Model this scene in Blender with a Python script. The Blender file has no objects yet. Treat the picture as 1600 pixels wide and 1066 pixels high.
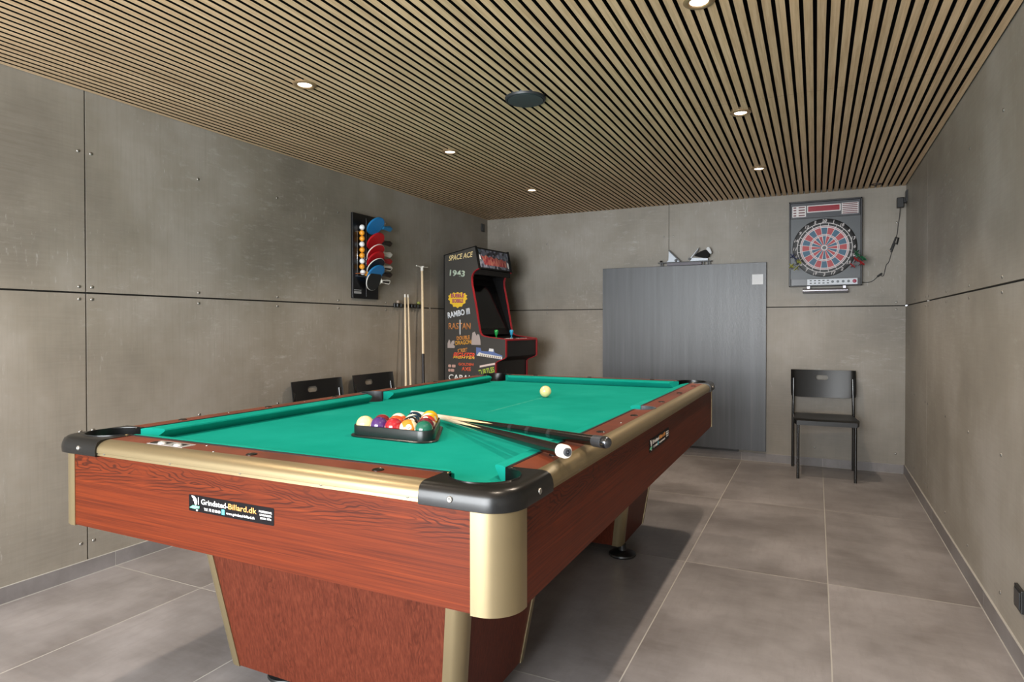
import bpy, bmesh, math, random
from mathutils import Vector, Matrix
random.seed(7)
PI = math.pi
S = bpy.context.scene
COL = S.collection

# ------------------------------------------------------------------ camera
CAM = Vector((-0.6044, -5.5313, 1.1139))
YAW, PITCH, ROLL = 0.4494, -0.0098, -0.0008
fwd = Vector((-math.sin(YAW) * math.cos(PITCH), math.cos(YAW) * math.cos(PITCH), math.sin(PITCH)))
rgt0 = Vector((math.cos(YAW), math.sin(YAW), 0))
up0 = rgt0.cross(fwd)
rgt = rgt0 * math.cos(ROLL) + up0 * math.sin(ROLL)
upv = -rgt0 * math.sin(ROLL) + up0 * math.cos(ROLL)
cd = bpy.data.cameras.new('camera')
cd.sensor_width = 36; cd.lens = 984.6 * 36 / 1600
cd.shift_y = -14.27 / 1600
cd.clip_start = 0.05; cd.clip_end = 100
cam = bpy.data.objects.new('camera', cd); COL.objects.link(cam)
M3 = Matrix((rgt, upv, -fwd)).transposed()
cam.matrix_world = Matrix.Translation(CAM) @ M3.to_4x4()
S.camera = cam

# ------------------------------------------------------------------ view, world, daylight
S.view_settings.view_transform = 'Standard'
S.view_settings.look = 'None'
S.view_settings.gamma = 1
S.view_settings.use_curve_mapping = False
S.view_settings.exposure = 0.05
W = bpy.data.worlds.new('daylight'); S.world = W; W.use_nodes = True
bg = W.node_tree.nodes['Background']
bg.inputs['Color'].default_value = (0.86, 0.93, 1.0, 1); bg.inputs['Strength'].default_value = 2.5

def area(name, loc, rot, sx, sy, energy, col):
    l = bpy.data.lights.new(name, 'AREA'); l.shape = 'RECTANGLE'; l.size = sx; l.size_y = sy
    l.energy = energy; l.color = col
    o = bpy.data.objects.new(name, l); COL.objects.link(o); o.location = loc; o.rotation_euler = rot
    return o
# daylight entering by the glazed opening of the wall behind the camera
area('daylight_front', (-1.98, -7.2, 1.15), (PI / 2 - 0.17, 0, 0), 2.6, 2.0, 335, (0.95, 0.98, 1.0))
SPOT_W = 22.0
SPOT_COL = (1.0, 0.83, 0.66)

# ------------------------------------------------------------------ helpers
def srgb(h):
    h = h.lstrip('#'); v = [int(h[i:i + 2], 16) / 255 for i in (0, 2, 4)]
    return tuple((c / 12.92 if c <= 0.04045 else ((c + 0.055) / 1.055) ** 2.4) for c in v) + (1,)

def mat(name, col, rough=0.5, metal=0.0, spec=0.5, coat=0.0, emit=None, estr=0, trans=0):
    m = bpy.data.materials.new(name); m.use_nodes = True
    b = m.node_tree.nodes['Principled BSDF']
    b.inputs['Base Color'].default_value = srgb(col) if isinstance(col, str) else col
    b.inputs['Roughness'].default_value = rough; b.inputs['Metallic'].default_value = metal
    b.inputs['Specular IOR Level'].default_value = spec
    b.inputs['Coat Weight'].default_value = coat; b.inputs['Coat Roughness'].default_value = 0.08
    b.inputs['Transmission Weight'].default_value = trans
    if emit: b.inputs['Emission Color'].default_value = emit; b.inputs['Emission Strength'].default_value = estr
    return m

class NT:
    def __init__(s, m): s.m = m; s.t = m.node_tree; s.b = s.t.nodes['Principled BSDF']
    def n(s, typ, **kw):
        x = s.t.nodes.new(typ)
        for k, v in kw.items():
            if k in x.inputs.keys() if isinstance(k, str) else False: x.inputs[k].default_value = v
            else: setattr(x, k, v)
        return x
    def l(s, a, b): s.t.links.new(a, b)
    def geo(s, kind='Object'):
        x = s.t.nodes.new('ShaderNodeTexCoord'); return x.outputs[kind]
    def mp(s, src, scale=(1, 1, 1), loc=(0, 0, 0), rot=(0, 0, 0)):
        x = s.t.nodes.new('ShaderNodeMapping'); x.inputs['Scale'].default_value = scale
        x.inputs['Location'].default_value = loc; x.inputs['Rotation'].default_value = rot
        s.l(src, x.inputs['Vector']); return x.outputs['Vector']
    def noise(s, vec, scale=5, detail=4, rough=0.5, dist=0):
        x = s.t.nodes.new('ShaderNodeTexNoise'); x.inputs['Scale'].default_value = scale
        x.inputs['Detail'].default_value = detail; x.inputs['Roughness'].default_value = rough
        x.inputs['Distortion'].default_value = dist; s.l(vec, x.inputs['Vector']); return x.outputs['Fac']
    def ramp(s, fac, stops):
        x = s.t.nodes.new('ShaderNodeValToRGB'); e = x.color_ramp.elements
        while len(e) < len(stops): e.new(0.5)
        for i, (p, c) in enumerate(stops):
            e[i].position = p; e[i].color = srgb(c) if isinstance(c, str) else ((c, c, c, 1) if not isinstance(c, tuple) else c)
        s.l(fac, x.inputs['Fac']); return x.outputs['Color']
    def mix(s, fac, a, b, mode='MIX'):
        x = s.t.nodes.new('ShaderNodeMix'); x.data_type = 'RGBA'; x.blend_type = mode
        for i, v in ((0, fac), (6, a), (7, b)):
            if hasattr(v, 'is_output') or isinstance(v, bpy.types.NodeSocket): s.l(v, x.inputs[i])
            else: x.inputs[i].default_value = (srgb(v) if isinstance(v, str) else v)
        return x.outputs[2]
    def math(s, op, a, b=None, c=None):
        x = s.t.nodes.new('ShaderNodeMath'); x.operation = op
        for i, v in enumerate((a, b, c)):
            if v is None: continue
            if isinstance(v, bpy.types.NodeSocket): s.l(v, x.inputs[i])
            else: x.inputs[i].default_value = v
        return x.outputs[0]
    def bump(s, h, strength=0.2, dist=0.01):
        x = s.t.nodes.new('ShaderNodeBump'); x.inputs['Strength'].default_value = strength
        x.inputs['Distance'].default_value = dist; s.l(h, x.inputs['Height']); s.l(x.outputs['Normal'], s.b.inputs['Normal'])
    def xyz(s, vec):
        x = s.t.nodes.new('ShaderNodeSeparateXYZ'); s.l(vec, x.inputs[0]); return x.outputs

def wire(o, *mats):
    for m in mats: o.data.materials.append(m)

def new(name, bm, mats, parent=None, smooth=False, loc=None, auto=None):
    me = bpy.data.meshes.new(name)
    bmesh.ops.recalc_face_normals(bm, faces=bm.faces[:])
    bm.to_mesh(me); bm.free()
    for m in (mats if isinstance(mats, (list, tuple)) else [mats]): me.materials.append(m)
    if smooth:
        me.polygons.foreach_set('use_smooth', [True] * len(me.polygons))
        if auto is not None:
            me.set_sharp_from_angle(angle=math.radians(auto))
    o = bpy.data.objects.new(name, me); COL.objects.link(o)
    if parent is not None: o.parent = parent
    if loc is not None: o.location = loc
    return o

def empty(name, loc, rz=0.0):
    o = bpy.data.objects.new(name, None); o.empty_display_size = 0.05; COL.objects.link(o)
    o.location = loc; o.rotation_euler = (0, 0, rz); return o

def tag(o, label, cat, group=None):
    o['label'] = label; o['category'] = cat
    if group: o['group'] = group
    return o

def struct(o, label=None, cat=None):
    o['kind'] = 'structure'
    if label: o['label'] = label
    if cat: o['category'] = cat
    return o

def copy_tree(o, parent=None):
    c = o.copy(); COL.objects.link(c); c.parent = parent
    for ch in [x for x in bpy.data.objects if x.parent == o]: copy_tree(ch, c)
    return c

def box(bm, x0, x1, y0, y1, z0, z1, mi=0, bev=0.0):
    vs = [bm.verts.new(p) for p in ((x0, y0, z0), (x1, y0, z0), (x1, y1, z0), (x0, y1, z0), (x0, y0, z1), (x1, y0, z1), (x1, y1, z1), (x0, y1, z1))]
    fs = [bm.faces.new([vs[i] for i in f]) for f in ((0, 3, 2, 1), (4, 5, 6, 7), (0, 1, 5, 4), (1, 2, 6, 5), (2, 3, 7, 6), (3, 0, 4, 7))]
    for f in fs: f.material_index = mi
    if bev > 0:
        es = list({e for f in fs for e in f.edges})
        r = bmesh.ops.bevel(bm, geom=es, offset=bev, segments=2, profile=0.5, affect='EDGES')
        for f in r['faces']: f.material_index = mi
    return vs

def prism(bm, pts, fn, d0, d1, mi=0):
    """pts: 2-D polygon, fn(u, v, d) -> 3-D; between d0 and d1"""
    a = [bm.verts.new(fn(u, v, d0)) for u, v in pts]; b = [bm.verts.new(fn(u, v, d1)) for u, v in pts]
    n = len(pts); fs = [bm.faces.new(a), bm.faces.new(b[::-1])]
    for i in range(n): fs.append(bm.faces.new((a[i], b[i], b[(i + 1) % n], a[(i + 1) % n])))
    for f in fs: f.material_index = mi
    return fs

def lathe(bm, prof, segs=24, mi=0, M=None, mis=None):
    """prof: list of (r, z); closes ends when r == 0"""
    rings = []
    for r, z in prof:
        if r <= 1e-6: ring = [bm.verts.new((0, 0, z))]
        else: ring = [bm.verts.new((r * math.cos(2 * PI * i / segs), r * math.sin(2 * PI * i / segs), z)) for i in range(segs)]
        rings.append(ring)
    for k in range(len(rings) - 1):
        a, b = rings[k], rings[k + 1]; m = mis[k] if mis else mi
        for i in range(segs):
            j = (i + 1) % segs
            if len(a) == 1 and len(b) == 1: continue
            if len(a) == 1: f = bm.faces.new((a[0], b[j], b[i]))
            elif len(b) == 1: f = bm.faces.new((a[i], a[j], b[0]))
            else: f = bm.faces.new((a[i], a[j], b[j], b[i]))
            f.material_index = m
    if M is not None: bmesh.ops.transform(bm, matrix=M, verts=[v for r in rings for v in r])
    return rings

def tube(bm, pts, r, segs=10, mi=0, cap=True, radii=None):
    pts = [Vector(p) for p in pts]; rings = []; n = len(pts); prev = None
    for i, p in enumerate(pts):
        t = (pts[min(i + 1, n - 1)] - pts[max(i - 1, 0)]).normalized()
        if prev is None:
            a = Vector((0, 0, 1)) if abs(t.z) < 0.9 else Vector((1, 0, 0)); u = t.cross(a).normalized()
        else: u = (prev - t * prev.dot(t)).normalized()
        prev = u; v = t.cross(u); rr = radii[i] if radii else r
        rings.append([bm.verts.new(p + (u * math.cos(2 * PI * k / segs) + v * math.sin(2 * PI * k / segs)) * rr) for k in range(segs)])
    for a, b in zip(rings, rings[1:]):
        for k in range(segs): bm.faces.new((a[k], a[(k + 1) % segs], b[(k + 1) % segs], b[k])).material_index = mi
    if cap:
        bm.faces.new(rings[0][::-1]).material_index = mi; bm.faces.new(rings[-1]).material_index = mi

def smoothpath(pts, n=6):
    P = [Vector(p) for p in pts]; out = []
    for i in range(len(P) - 1):
        p0 = P[max(i - 1, 0)]; p1 = P[i]; p2 = P[i + 1]; p3 = P[min(i + 2, len(P) - 1)]
        for k in range(n):
            t = k / n
            out.append(0.5 * ((2 * p1) + (p2 - p0) * t + (2 * p0 - 5 * p1 + 4 * p2 - p3) * t * t + (3 * p1 - p0 - 3 * p2 + p3) * t ** 3))
    out.append(P[-1]); return out

def rrect(w, h, r, n=5, cx=0, cy=0):
    pts = []
    for sx, sy, a0 in ((1, 1, 0), (-1, 1, PI / 2), (-1, -1, PI), (1, -1, 1.5 * PI)):
        for k in range(n + 1):
            a = a0 + (PI / 2) * k / n
            pts.append((cx + sx * (w / 2 - r) + r * math.cos(a), cy + sy * (h / 2 - r) + r * math.sin(a)))
    return pts

def frame3(o, ux, uz):
    """matrix with local x=ux, y=uz (text up), z=normal"""
    ux = Vector(ux).normalized(); uy = Vector(uz); uy = (uy - ux * uy.dot(ux)).normalized(); n = ux.cross(uy)
    m = Matrix((ux, uy, n)).transposed().to_4x4(); m.translation = Vector(o); return m

def text_mesh(s, height, width=None, bold=0.0, shear=0.0, align='LEFT', extrude=0.0003, spacing=1.0):
    """returns Mesh of the text in its XY plane, cap height = height, stretched to width"""
    c = bpy.data.curves.new('lettering', 'FONT'); c.body = s; c.size = 1.0; c.shear = shear; c.offset = bold
    c.resolution_u = 3; c.space_character = spacing
    o = bpy.data.objects.new('lettering', c); COL.objects.link(o)
    dg = bpy.context.evaluated_depsgraph_get(); me = bpy.data.meshes.new_from_object(o.evaluated_get(dg))
    bpy.data.objects.remove(o); bpy.data.curves.remove(c)
    if not me.vertices: return me
    xs = [v.co.x for v in me.vertices]; ys = [v.co.y for v in me.vertices]
    x0, x1, y0, y1 = min(xs), max(xs), min(ys), max(ys)
    sy = height / (y1 - y0) ; sx = (width / (x1 - x0)) if width else sy
    off = 0 if align == 'LEFT' else -(x1 - x0) / 2
    for v in me.vertices:
        v.co.x = (v.co.x - x0 + off) * sx; v.co.y = (v.co.y - y0) * sy
    if extrude:
        bm = bmesh.new(); bm.from_mesh(me)
        r = bmesh.ops.extrude_face_region(bm, geom=bm.faces[:])
        bmesh.ops.translate(bm, vec=(0, 0, extrude), verts=[g for g in r['geom'] if isinstance(g, bmesh.types.BMVert)])
        bm.to_mesh(me); bm.free()
    return me

def text(name, s, M, m, parent, **kw):
    me = text_mesh(s, **kw); me.materials.append(m); me.transform(M)
    o = bpy.data.objects.new(name, me); COL.objects.link(o); o.parent = parent
    return o

def join_text(bm, s, M, mi=0, **kw):
    me = text_mesh(s, **kw); me.transform(M); n = len(bm.faces)
    bm.from_mesh(me); bm.faces.ensure_lookup_table()
    for f in bm.faces[n:]: f.material_index = mi
    bpy.data.meshes.remove(me)

# ------------------------------------------------------------------ room dimensions
RW, RH = 3.541, 2.160           # width, underside of the slats
YN = -7.0                        # wall behind the camera
GZ = 1.262                       # height of the horizontal panel joint

# ------------------------------------------------------------------ materials of the room
def concrete_board(name, base='#867f74', dark='#736c62', light='#979189'):
    m = mat(name, base, 0.42, spec=0.45); t = NT(m); g = t.geo()
    a = t.noise(t.mp(g, (1, 1, 1)), 1.3, 5, 0.6)
    col = t.ramp(a, [(0.32, dark), (0.5, base), (0.66, light)])
    st = t.noise(t.mp(g, (3, 3, 60)), 1.6, 4, 0.7)               # fine horizontal brushing
    col = t.mix(t.math('MULTIPLY', t.ramp(st, [(0.35, 0.0), (0.7, 1.0)]), 0.30), col, '#8f8b82')
    vs = t.noise(t.mp(g, (55, 55, 2.0)), 1.5, 3, 0.7)
    col = t.mix(t.math('MULTIPLY', t.ramp(vs, [(0.45, 0.0), (0.75, 1.0)]), 0.22), col, '#6f6b62')
    big = t.noise(t.mp(g, (1, 1, 1), loc=(3, 5, 9)), 1.1, 2, 0.5)
    sm = t.noise(t.mp(g, (3, 3, 11), loc=(1, 2, 3)), 2.6, 8, 0.8)
    blot = t.math('MULTIPLY', t.ramp(big, [(0.5, 0.0), (0.66, 1.0)]), t.ramp(sm, [(0.54, 0.0), (0.70, 1.0)]))
    col = t.mix(t.math('MULTIPLY', blot, 0.5), col, '#b4b2ad')    # lime bloom
    sm2 = t.noise(t.mp(g, (26, 26, 7), loc=(7, 2, 3)), 2.2, 5, 0.7)
    big2 = t.noise(t.mp(g, (1, 1, 1), loc=(13, 5, 1)), 1.7, 2, 0.5)
    blot2 = t.math('MULTIPLY', t.ramp(big2, [(0.5, 0.0), (0.62, 1.0)]), t.ramp(sm2, [(0.6, 0.0), (0.72, 1.0)]))
    col = t.mix(t.math('MULTIPLY', blot2, 0.5), col, '#b9b8b4')
    t.l(col, t.b.inputs['Base Color'])
    t.l(t.math('MULTIPLY_ADD', st, 0.25, 0.34), t.b.inputs['Roughness'])
    t.bump(st, 0.06, 0.004)
    return m
M_wall = concrete_board('fibre_cement_board')
M_joint = mat('joint_black', '#16130f', 0.8)
M_seam = mat('joint_light', '#b4b1aa', 0.7)
M_steel = mat('screw_steel', '#9c9a95', 0.42, 0.9)
M_black = mat('black_plastic', '#141414', 0.38)
M_grout = mat('grout', '#a8a59f', 0.85)

def tile_nodes(m, tiles=True, base='#86807a'):
    t = NT(m); g = t.geo(); X = t.xyz(g)
    u = t.math('DIVIDE', t.math('ADD', X[0], 1.154 + 12.0), 0.6); v = t.math('DIVIDE', t.math('ADD', X[1], 1.304 + 12.0), 1.2)
    fu = t.math('FRACT', u); fv = t.math('FRACT', v)
    comb = t.t.nodes.new('ShaderNodeCombineXYZ'); t.l(t.math('FLOOR', u), comb.inputs[0]); t.l(t.math('FLOOR', v), comb.inputs[1])
    wn = t.t.nodes.new('ShaderNodeTexWhiteNoise'); wn.noise_dimensions = '3D'; t.l(comb.outputs[0], wn.inputs['Vector'])
    off = t.t.nodes.new('ShaderNodeVectorMath'); off.operation = 'MULTIPLY_ADD'
    t.l(wn.outputs['Color'], off.inputs[0]); off.inputs[1].default_value = (9, 9, 9); t.l(g, off.inputs[2])
    c1 = t.noise(t.mp(off.outputs[0], (1, 1.0, 1)), 2.2, 6, 0.62)
    col = t.ramp(c1, [(0.32, '#6f6967'), (0.5, '#85807f'), (0.68, '#9b9696')])
    c2 = t.noise(t.mp(off.outputs[0], (5, 34, 5)), 1.2, 5, 0.7)
    col = t.mix(t.math('MULTIPLY', t.ramp(c2, [(0.4, 0.0), (0.72, 1.0)]), 0.3), col, '#928d8b')
    c3 = t.noise(t.mp(off.outputs[0], (26, 4, 5)), 1.5, 4, 0.7)
    col = t.mix(t.math('MULTIPLY', t.ramp(c3, [(0.5, 0.0), (0.75, 1.0)]), 0.25), col, '#6c6662')
    hs = t.math('MULTIPLY_ADD', wn.outputs['Value'], 0.10 if tiles else 0.02, 0.95 if tiles else 0.70)
    col = t.mix(1.0, col, hs, 'MULTIPLY')
    rr = t.math('MULTIPLY_ADD', c1, 0.22, 0.27)
    if tiles:
        gu = 0.0022 / 0.6; gv = 0.0022 / 1.2
        eu = t.math('MINIMUM', fu, t.math('SUBTRACT', 1.0, fu)); ev = t.math('MINIMUM', fv, t.math('SUBTRACT', 1.0, fv))
        mk = t.math('MAXIMUM', t.math('LESS_THAN', eu, gu), t.math('LESS_THAN', ev, gv))
        col = t.mix(mk, col, '#aaa69f')
        rr = t.math('MAXIMUM', rr, t.math('MULTIPLY', mk, 0.9))
        t.bump(t.math('SUBTRACT', 1.0, mk), 0.5, 0.001)
    t.l(col, t.b.inputs['Base Color']); t.l(rr, t.b.inputs['Roughness'])
    t.b.inputs['Specular IOR Level'].default_value = 0.45
M_floor = mat('stone_tiles', '#86807a', 0.4); tile_nodes(M_floor)
M_skirt = mat('tile_skirting', '#6f6d6a', 0.4); tile_nodes(M_skirt, False)

M_slat = mat('oak_slats', '#b79a70', 0.55, spec=0.3); _t = NT(M_slat); _g = _t.geo(); _X = _t.xyz(_g)
_id = _t.math('FLOOR', _t.math('DIVIDE', _t.math('ADD', _X[0], 8.0), 0.0407))
_w = _t.t.nodes.new('ShaderNodeTexWhiteNoise'); _w.noise_dimensions = '1D'; _t.l(_id, _w.inputs['W'])
_o = _t.t.nodes.new('ShaderNodeVectorMath'); _o.operation = 'MULTIPLY_ADD'; _t.l(_w.outputs['Color'], _o.inputs[0]); _o.inputs[1].default_value = (5, 9, 5); _t.l(_g, _o.inputs[2])
_n = _t.noise(_t.mp(_o.outputs[0], (110, 4, 60)), 1.0, 4, 0.65)
_c = _t.ramp(_n, [(0.25, '#ab8f6d'), (0.5, '#c2a684'), (0.78, '#d5bc9b')])
_c = _t.mix(1.0, _c, _t.math('MULTIPLY_ADD', _w.outputs['Value'], 0.16, 0.90), 'MULTIPLY')
_t.l(_c, _t.b.inputs['Base Color'])
M_felt = mat('slat_backing', '#0d0b0a', 0.95, spec=0.1)

# ------------------------------------------------------------------ floor, ceiling, walls
bm = bmesh.new(); box(bm, -RW - 0.1, 0.1, YN - 0.1, 0.1, -0.1, 0.0)
struct(new('floor', bm, M_floor))

bm = bmesh.new()
box(bm, -RW - 0.1, 0.1, YN - 0.1, 0.1, RH + 0.022, RH + 0.12, mi=1)
x = -0.007 - 0.0275
segs = [(-0.002, -2.4025), (-2.4035, -4.8025), (-4.8035, YN + 0.002)]
while x > -RW - 0.01:
    x0 = max(x, -RW + 0.002); x1 = x + 0.0275
    if x1 - x0 > 0.004:
        for ya, yb in segs:
            nf = len(bm.faces); box(bm, x0, x1, yb, ya, RH, RH + 0.023, mi=1)     # black core, oak face
            bm.faces.ensure_lookup_table(); bm.faces[nf].material_index = 0
    x -= 0.0407
ceiling = struct(new('ceiling', bm, [M_slat, M_felt]))

def wall_panels(name, fn, length, joints, label=None, zsplits=(0.0, GZ, RH + 0.022), openings=()):
    """fn(s, d, z): s along the wall, d out into the room (0 = face). joints: list of (s, gap)"""
    bm = bmesh.new()
    def slab(s0, s1, d0, d1, z0, z1, mi):
        vs = [bm.verts.new(fn(s, d, z)) for z in (z0, z1) for (s, d) in ((s0, d0), (s1, d0), (s1, d1), (s0, d1))]
        for f in ((0, 1, 2, 3), (4, 5, 6, 7), (0, 1, 5, 4), (1, 2, 6, 5), (2, 3, 7, 6), (3, 0, 4, 7)):
            bm.faces.new([vs[i] for i in f]).material_index = mi
    cuts = [0.0] + [j[0] for j in joints] + [length]; gaps = [0] + [j[1] for j in joints] + [0]
    # backing
    for (a, b, z0, z1) in openings or [(None,) * 4]:
        if a is None: slab(0, length, -0.1, -0.012, 0, RH + 0.022, 1)
        else:
            slab(0, a, -0.1, -0.012, 0, RH + 0.022, 1); slab(b, length, -0.1, -0.012, 0, RH + 0.022, 1)
            if z1 < RH: slab(a, b, -0.1, -0.0005, z1, RH + 0.022, 0)
    for i in range(len(cuts) - 1):
        s0 = cuts[i] + gaps[i] / 2; s1 = cuts[i + 1] - gaps[i + 1] / 2
        parts = [(s0, s1)]
        for (a, b, z0, z1) in openings:
            nx = []
            for (p, q) in parts:
                if b <= p or a >= q: nx.append((p, q)); continue
                if p < a: nx.append((p, a))
                if q > b: nx.append((b, q))
            parts = nx
        for (p, q) in parts:
            slab(p, q, -0.013, 0, zsplits[0], GZ - 0.004, 0); slab(p, q, -0.013, 0, GZ + 0.004, zsplits[2], 0)
    for (s, gp) in joints:
        if gp < 0.004: slab(s - gp / 2, s + gp / 2, -0.013, -0.0008, 0, zsplits[2], 2)
    return struct(new(name, bm, [M_wall, M_joint, M_seam]))
fL = lambda s, d, z: (-RW + d, -s, z)
fR = lambda s, d, z: (-d, -s, z)
fB = lambda s, d, z: (-s, -d, z)
fF = lambda s, d, z: (-s, YN + d, z)
wall_l = wall_panels('wall_left', fL, 7.0, [(1.031, 0.003), (3.822, 0.007)])
wall_r = wall_panels('wall_right', fR, 7.0, [(1.012, 0.003), (3.80, 0.003), (6.55, 0.003)])
wall_b = wall_panels('wall_back', fB, RW, [(1.758, 0.004)])
wall_f = wall_panels('wall_front', fF, RW, [(1.758, 0.003)], openings=[(0.6, 3.45, 0, 2.06)])

# panel screws: one dome head each
def screw_mesh():
    bm = bmesh.new(); lathe(bm, [(0.0075, 0), (0.0068, 0.0016), (0.004, 0.0028), (0, 0.0032)], 10)
    me = bpy.data.meshes.new('screw'); bm.to_mesh(me); bm.free(); me.materials.append(M_steel)
    me.polygons.foreach_set('use_smooth', [True] * len(me.polygons)); return me
SCR = screw_mesh()
def screw(parent, p, normal, me=SCR, name='screw'):
    o = bpy.data.objects.new(name, me); COL.objects.link(o); o.parent = parent
    o.location = p; o.rotation_euler = Vector(normal).to_track_quat('Z', 'Y').to_euler(); return o
rowsz = [0.146, 0.645, 1.234, 1.289, 1.888]
for zz in rowsz:
    for s in (0.53, 0.98, 1.075, 1.642, 2.169, 2.71, 3.25, 3.795, 3.85, 4.4): screw(wall_l, fL(s, 0, zz), (1, 0, 0))
    for s in (0.5, 0.965, 1.06, 1.63, 2.17, 2.716, 3.25): screw(wall_r, fR(s, 0, zz), (-1, 0, 0))
for zz in (0.146, 1.234, 1.289, 1.888):
    for s in (0.06, 0.61, 1.16, 1.72, 1.80, 2.35, 2.9): screw(wall_b, fB(s, 0, zz), (0, -1, 0))

# tiled skirting with pale grout line on the floor joint
def skirt(name, fn, length, cuts, h):
    bm = bmesh.new()
    edges = [0.0] + cuts + [length]
    for a, b in zip(edges, edges[1:]):
        p = [fn(a + 0.001, 0, 0), fn(b - 0.001, 0, 0), fn(b - 0.001, 0.009, 0), fn(a + 0.001, 0.009, 0)]
        lo = [bm.verts.new(q) for q in p]; hi = [bm.verts.new((q[0], q[1], h)) for q in p]
        bm.faces.new(lo[::-1]).material_index = 0; bm.faces.new(hi).material_index = 0
        for i in range(4): bm.faces.new((lo[i], lo[(i + 1) % 4], hi[(i + 1) % 4], hi[i]))
    def strip(a, b, d0, d1, z0, z1):
        vs = [bm.verts.new(fn(s, d, z)) for z in (z0, z1) for (s, d) in ((a, d0), (b, d0), (b, d1), (a, d1))]
        for f in ((0, 1, 2, 3), (4, 5, 6, 7), (0, 1, 5, 4), (1, 2, 6, 5), (2, 3, 7, 6), (3, 0, 4, 7)):
            bm.faces.new([vs[i] for i in f]).material_index = 1
    strip(0.0, length, 0.008, 0.0125, 0, 0.0012)
    for c in cuts: strip(c - 0.0012, c + 0.0012, 0.001, 0.0086, 0, h - 0.0005)
    strip(0.0, length, -0.002, 0.0075, h, h + 0.0012)
    return struct(new(name, bm, [M_skirt, M_grout]))
skirt('baseboard_left', fL, 6.99, [0.104, 1.304, 2.504, 3.704, 4.904, 6.104], 0.066)
skirt('baseboard_right', fR, 6.99, [1.304, 2.512, 3.704, 4.904, 6.104], 0.070)
skirt('baseboard_back', fB, RW, [0.554, 1.157, 1.754, 2.354, 2.954], 0.066)

# glazed openings behind the camera
M_frame = mat('window_frame', '#2b2b2c', 0.4)
M_glass = mat('window_glass', (1, 1, 1, 1), 0.0, trans=1.0); M_glass.node_tree.nodes['Principled BSDF'].inputs['IOR'].default_value = 1.0
def window(name, fn, a, b, z1):
    bm = bmesh.new()
    def slab(s0, s1, d0, d1, z0, zz):
        vs = [bm.verts.new(fn(s, d, z)) for z in (z0, zz) for (s, d) in ((s0, d0), (s1, d0), (s1, d1), (s0, d1))]
        for f in ((0, 1, 2, 3), (4, 5, 6, 7), (0, 1, 5, 4), (1, 2, 6, 5), (2, 3, 7, 6), (3, 0, 4, 7)): bm.faces.new([vs[i] for i in f])
    mid = (a + b) / 2
    for s in (a, mid - 0.03, b - 0.06): slab(s, s + 0.06, -0.08, -0.02, 0.0, z1)
    slab(a, b, -0.08, -0.02, 0.0, 0.06); slab(a, b, -0.08, -0.02, z1 - 0.06, z1)
    return struct(new(name, bm, M_frame))
window('window_1', fF, 0.6, 3.45, 2.06)

# ------------------------------------------------------------------ ceiling fittings
M_bulb = mat('lamp_disc', '#ffffff', 0.5, emit=(1.0, 0.84, 0.62, 1), estr=9)
M_ring = mat('bronze_ring', '#a58a68', 0.35, 0.6)
def downlight(first=True):
    r = empty('downlight', (0, 0, 0))
    bm = bmesh.new(); lathe(bm, [(0.029, -0.001), (0.030, -0.0035), (0.034, -0.006), (0.046, -0.005), (0.050, -0.002), (0.050, 0.012), (0.030, 0.010)], 36)
    new('trim_ring', bm, M_ring, r, True, auto=40)
    bm = bmesh.new(); lathe(bm, [(0, -0.0025), (0.026, -0.0025), (0.0295, -0.001), (0.0295, 0.004), (0, 0.004)], 28)
    new('lamp_disc', bm, M_bulb, r, True, auto=40)
    return r
LP = [(-2.603, -3.453, 'downlight nearest the camera in the left row of ceiling lights'),
      (-2.588, -2.274, 'middle downlight of the left ceiling row, above the pool table'),
      (-2.581, -1.080, 'farthest downlight of the left ceiling row'),
      (-0.948, -3.429, 'downlight cut by the top edge, nearest in the right row'),
      (-0.942, -2.246, 'second downlight of the right ceiling row, beside the panel seam'),
      (-0.950, -1.030, 'farthest downlight of the right ceiling row, near the back wall')]
d0 = downlight()
for i, (x, y, lb) in enumerate(LP + [(-2.6, -4.65, 'downlight of the left ceiling row, behind the photo'), (-0.95, -4.65, 'downlight of the right ceiling row, behind the photo')]):
    o = d0 if i == 0 else copy_tree(d0)
    o.location = (x, y, RH)
    tag(o, 'warm lit round bronze ' + lb, 'ceiling light', 'recessed ceiling lights')
    L = bpy.data.lights.new('lamp_light', 'SPOT'); L.energy = SPOT_W; L.color = SPOT_COL; L.spot_size = math.radians(118); L.spot_blend = 0.55; L.shadow_soft_size = 0.024
    lo = bpy.data.objects.new('lamp_light', L); COL.objects.link(lo); lo.parent = o; lo.location = (0, 0, -0.012)

M_spk = mat('speaker_grille', '#3d4447', 0.5, 0.2)
sp = empty('ceiling_speaker', (-1.811, -2.885, RH))
tag(sp, 'dark grey round ceiling speaker set in the wooden slats', 'speaker')
bm = bmesh.new(); lathe(bm, [(0.0, -0.016), (0.05, -0.0155), (0.082, -0.013), (0.082, 0.004), (0, 0.004)], 48); new('grille', bm, M_spk, sp, True, auto=35)
bm = bmesh.new(); lathe(bm, [(0.083, 0.006), (0.083, -0.010), (0.086, -0.013), (0.092, -0.010), (0.095, -0.002), (0.095, 0.006)], 48); new('rim', bm, mat('speaker_rim', '#23272a', 0.45), sp, True, auto=40)
bm = bmesh.new(); lathe(bm, [(0.022, 0.008), (0.022, -0.003), (0.034, -0.004), (0.036, 0.0), (0.036, 0.008)], 24)
lathe(bm, [(0, 0.004), (0.021, 0.004)], 24)
tag(new('smoke_sensor', bm, mat('sensor_dark', '#2a1c17', 0.6), None, True, auto=40, loc=(-0.205, -0.150, RH)), 'small dark round sensor in the ceiling slats close to the back wall', 'sensor')

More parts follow.
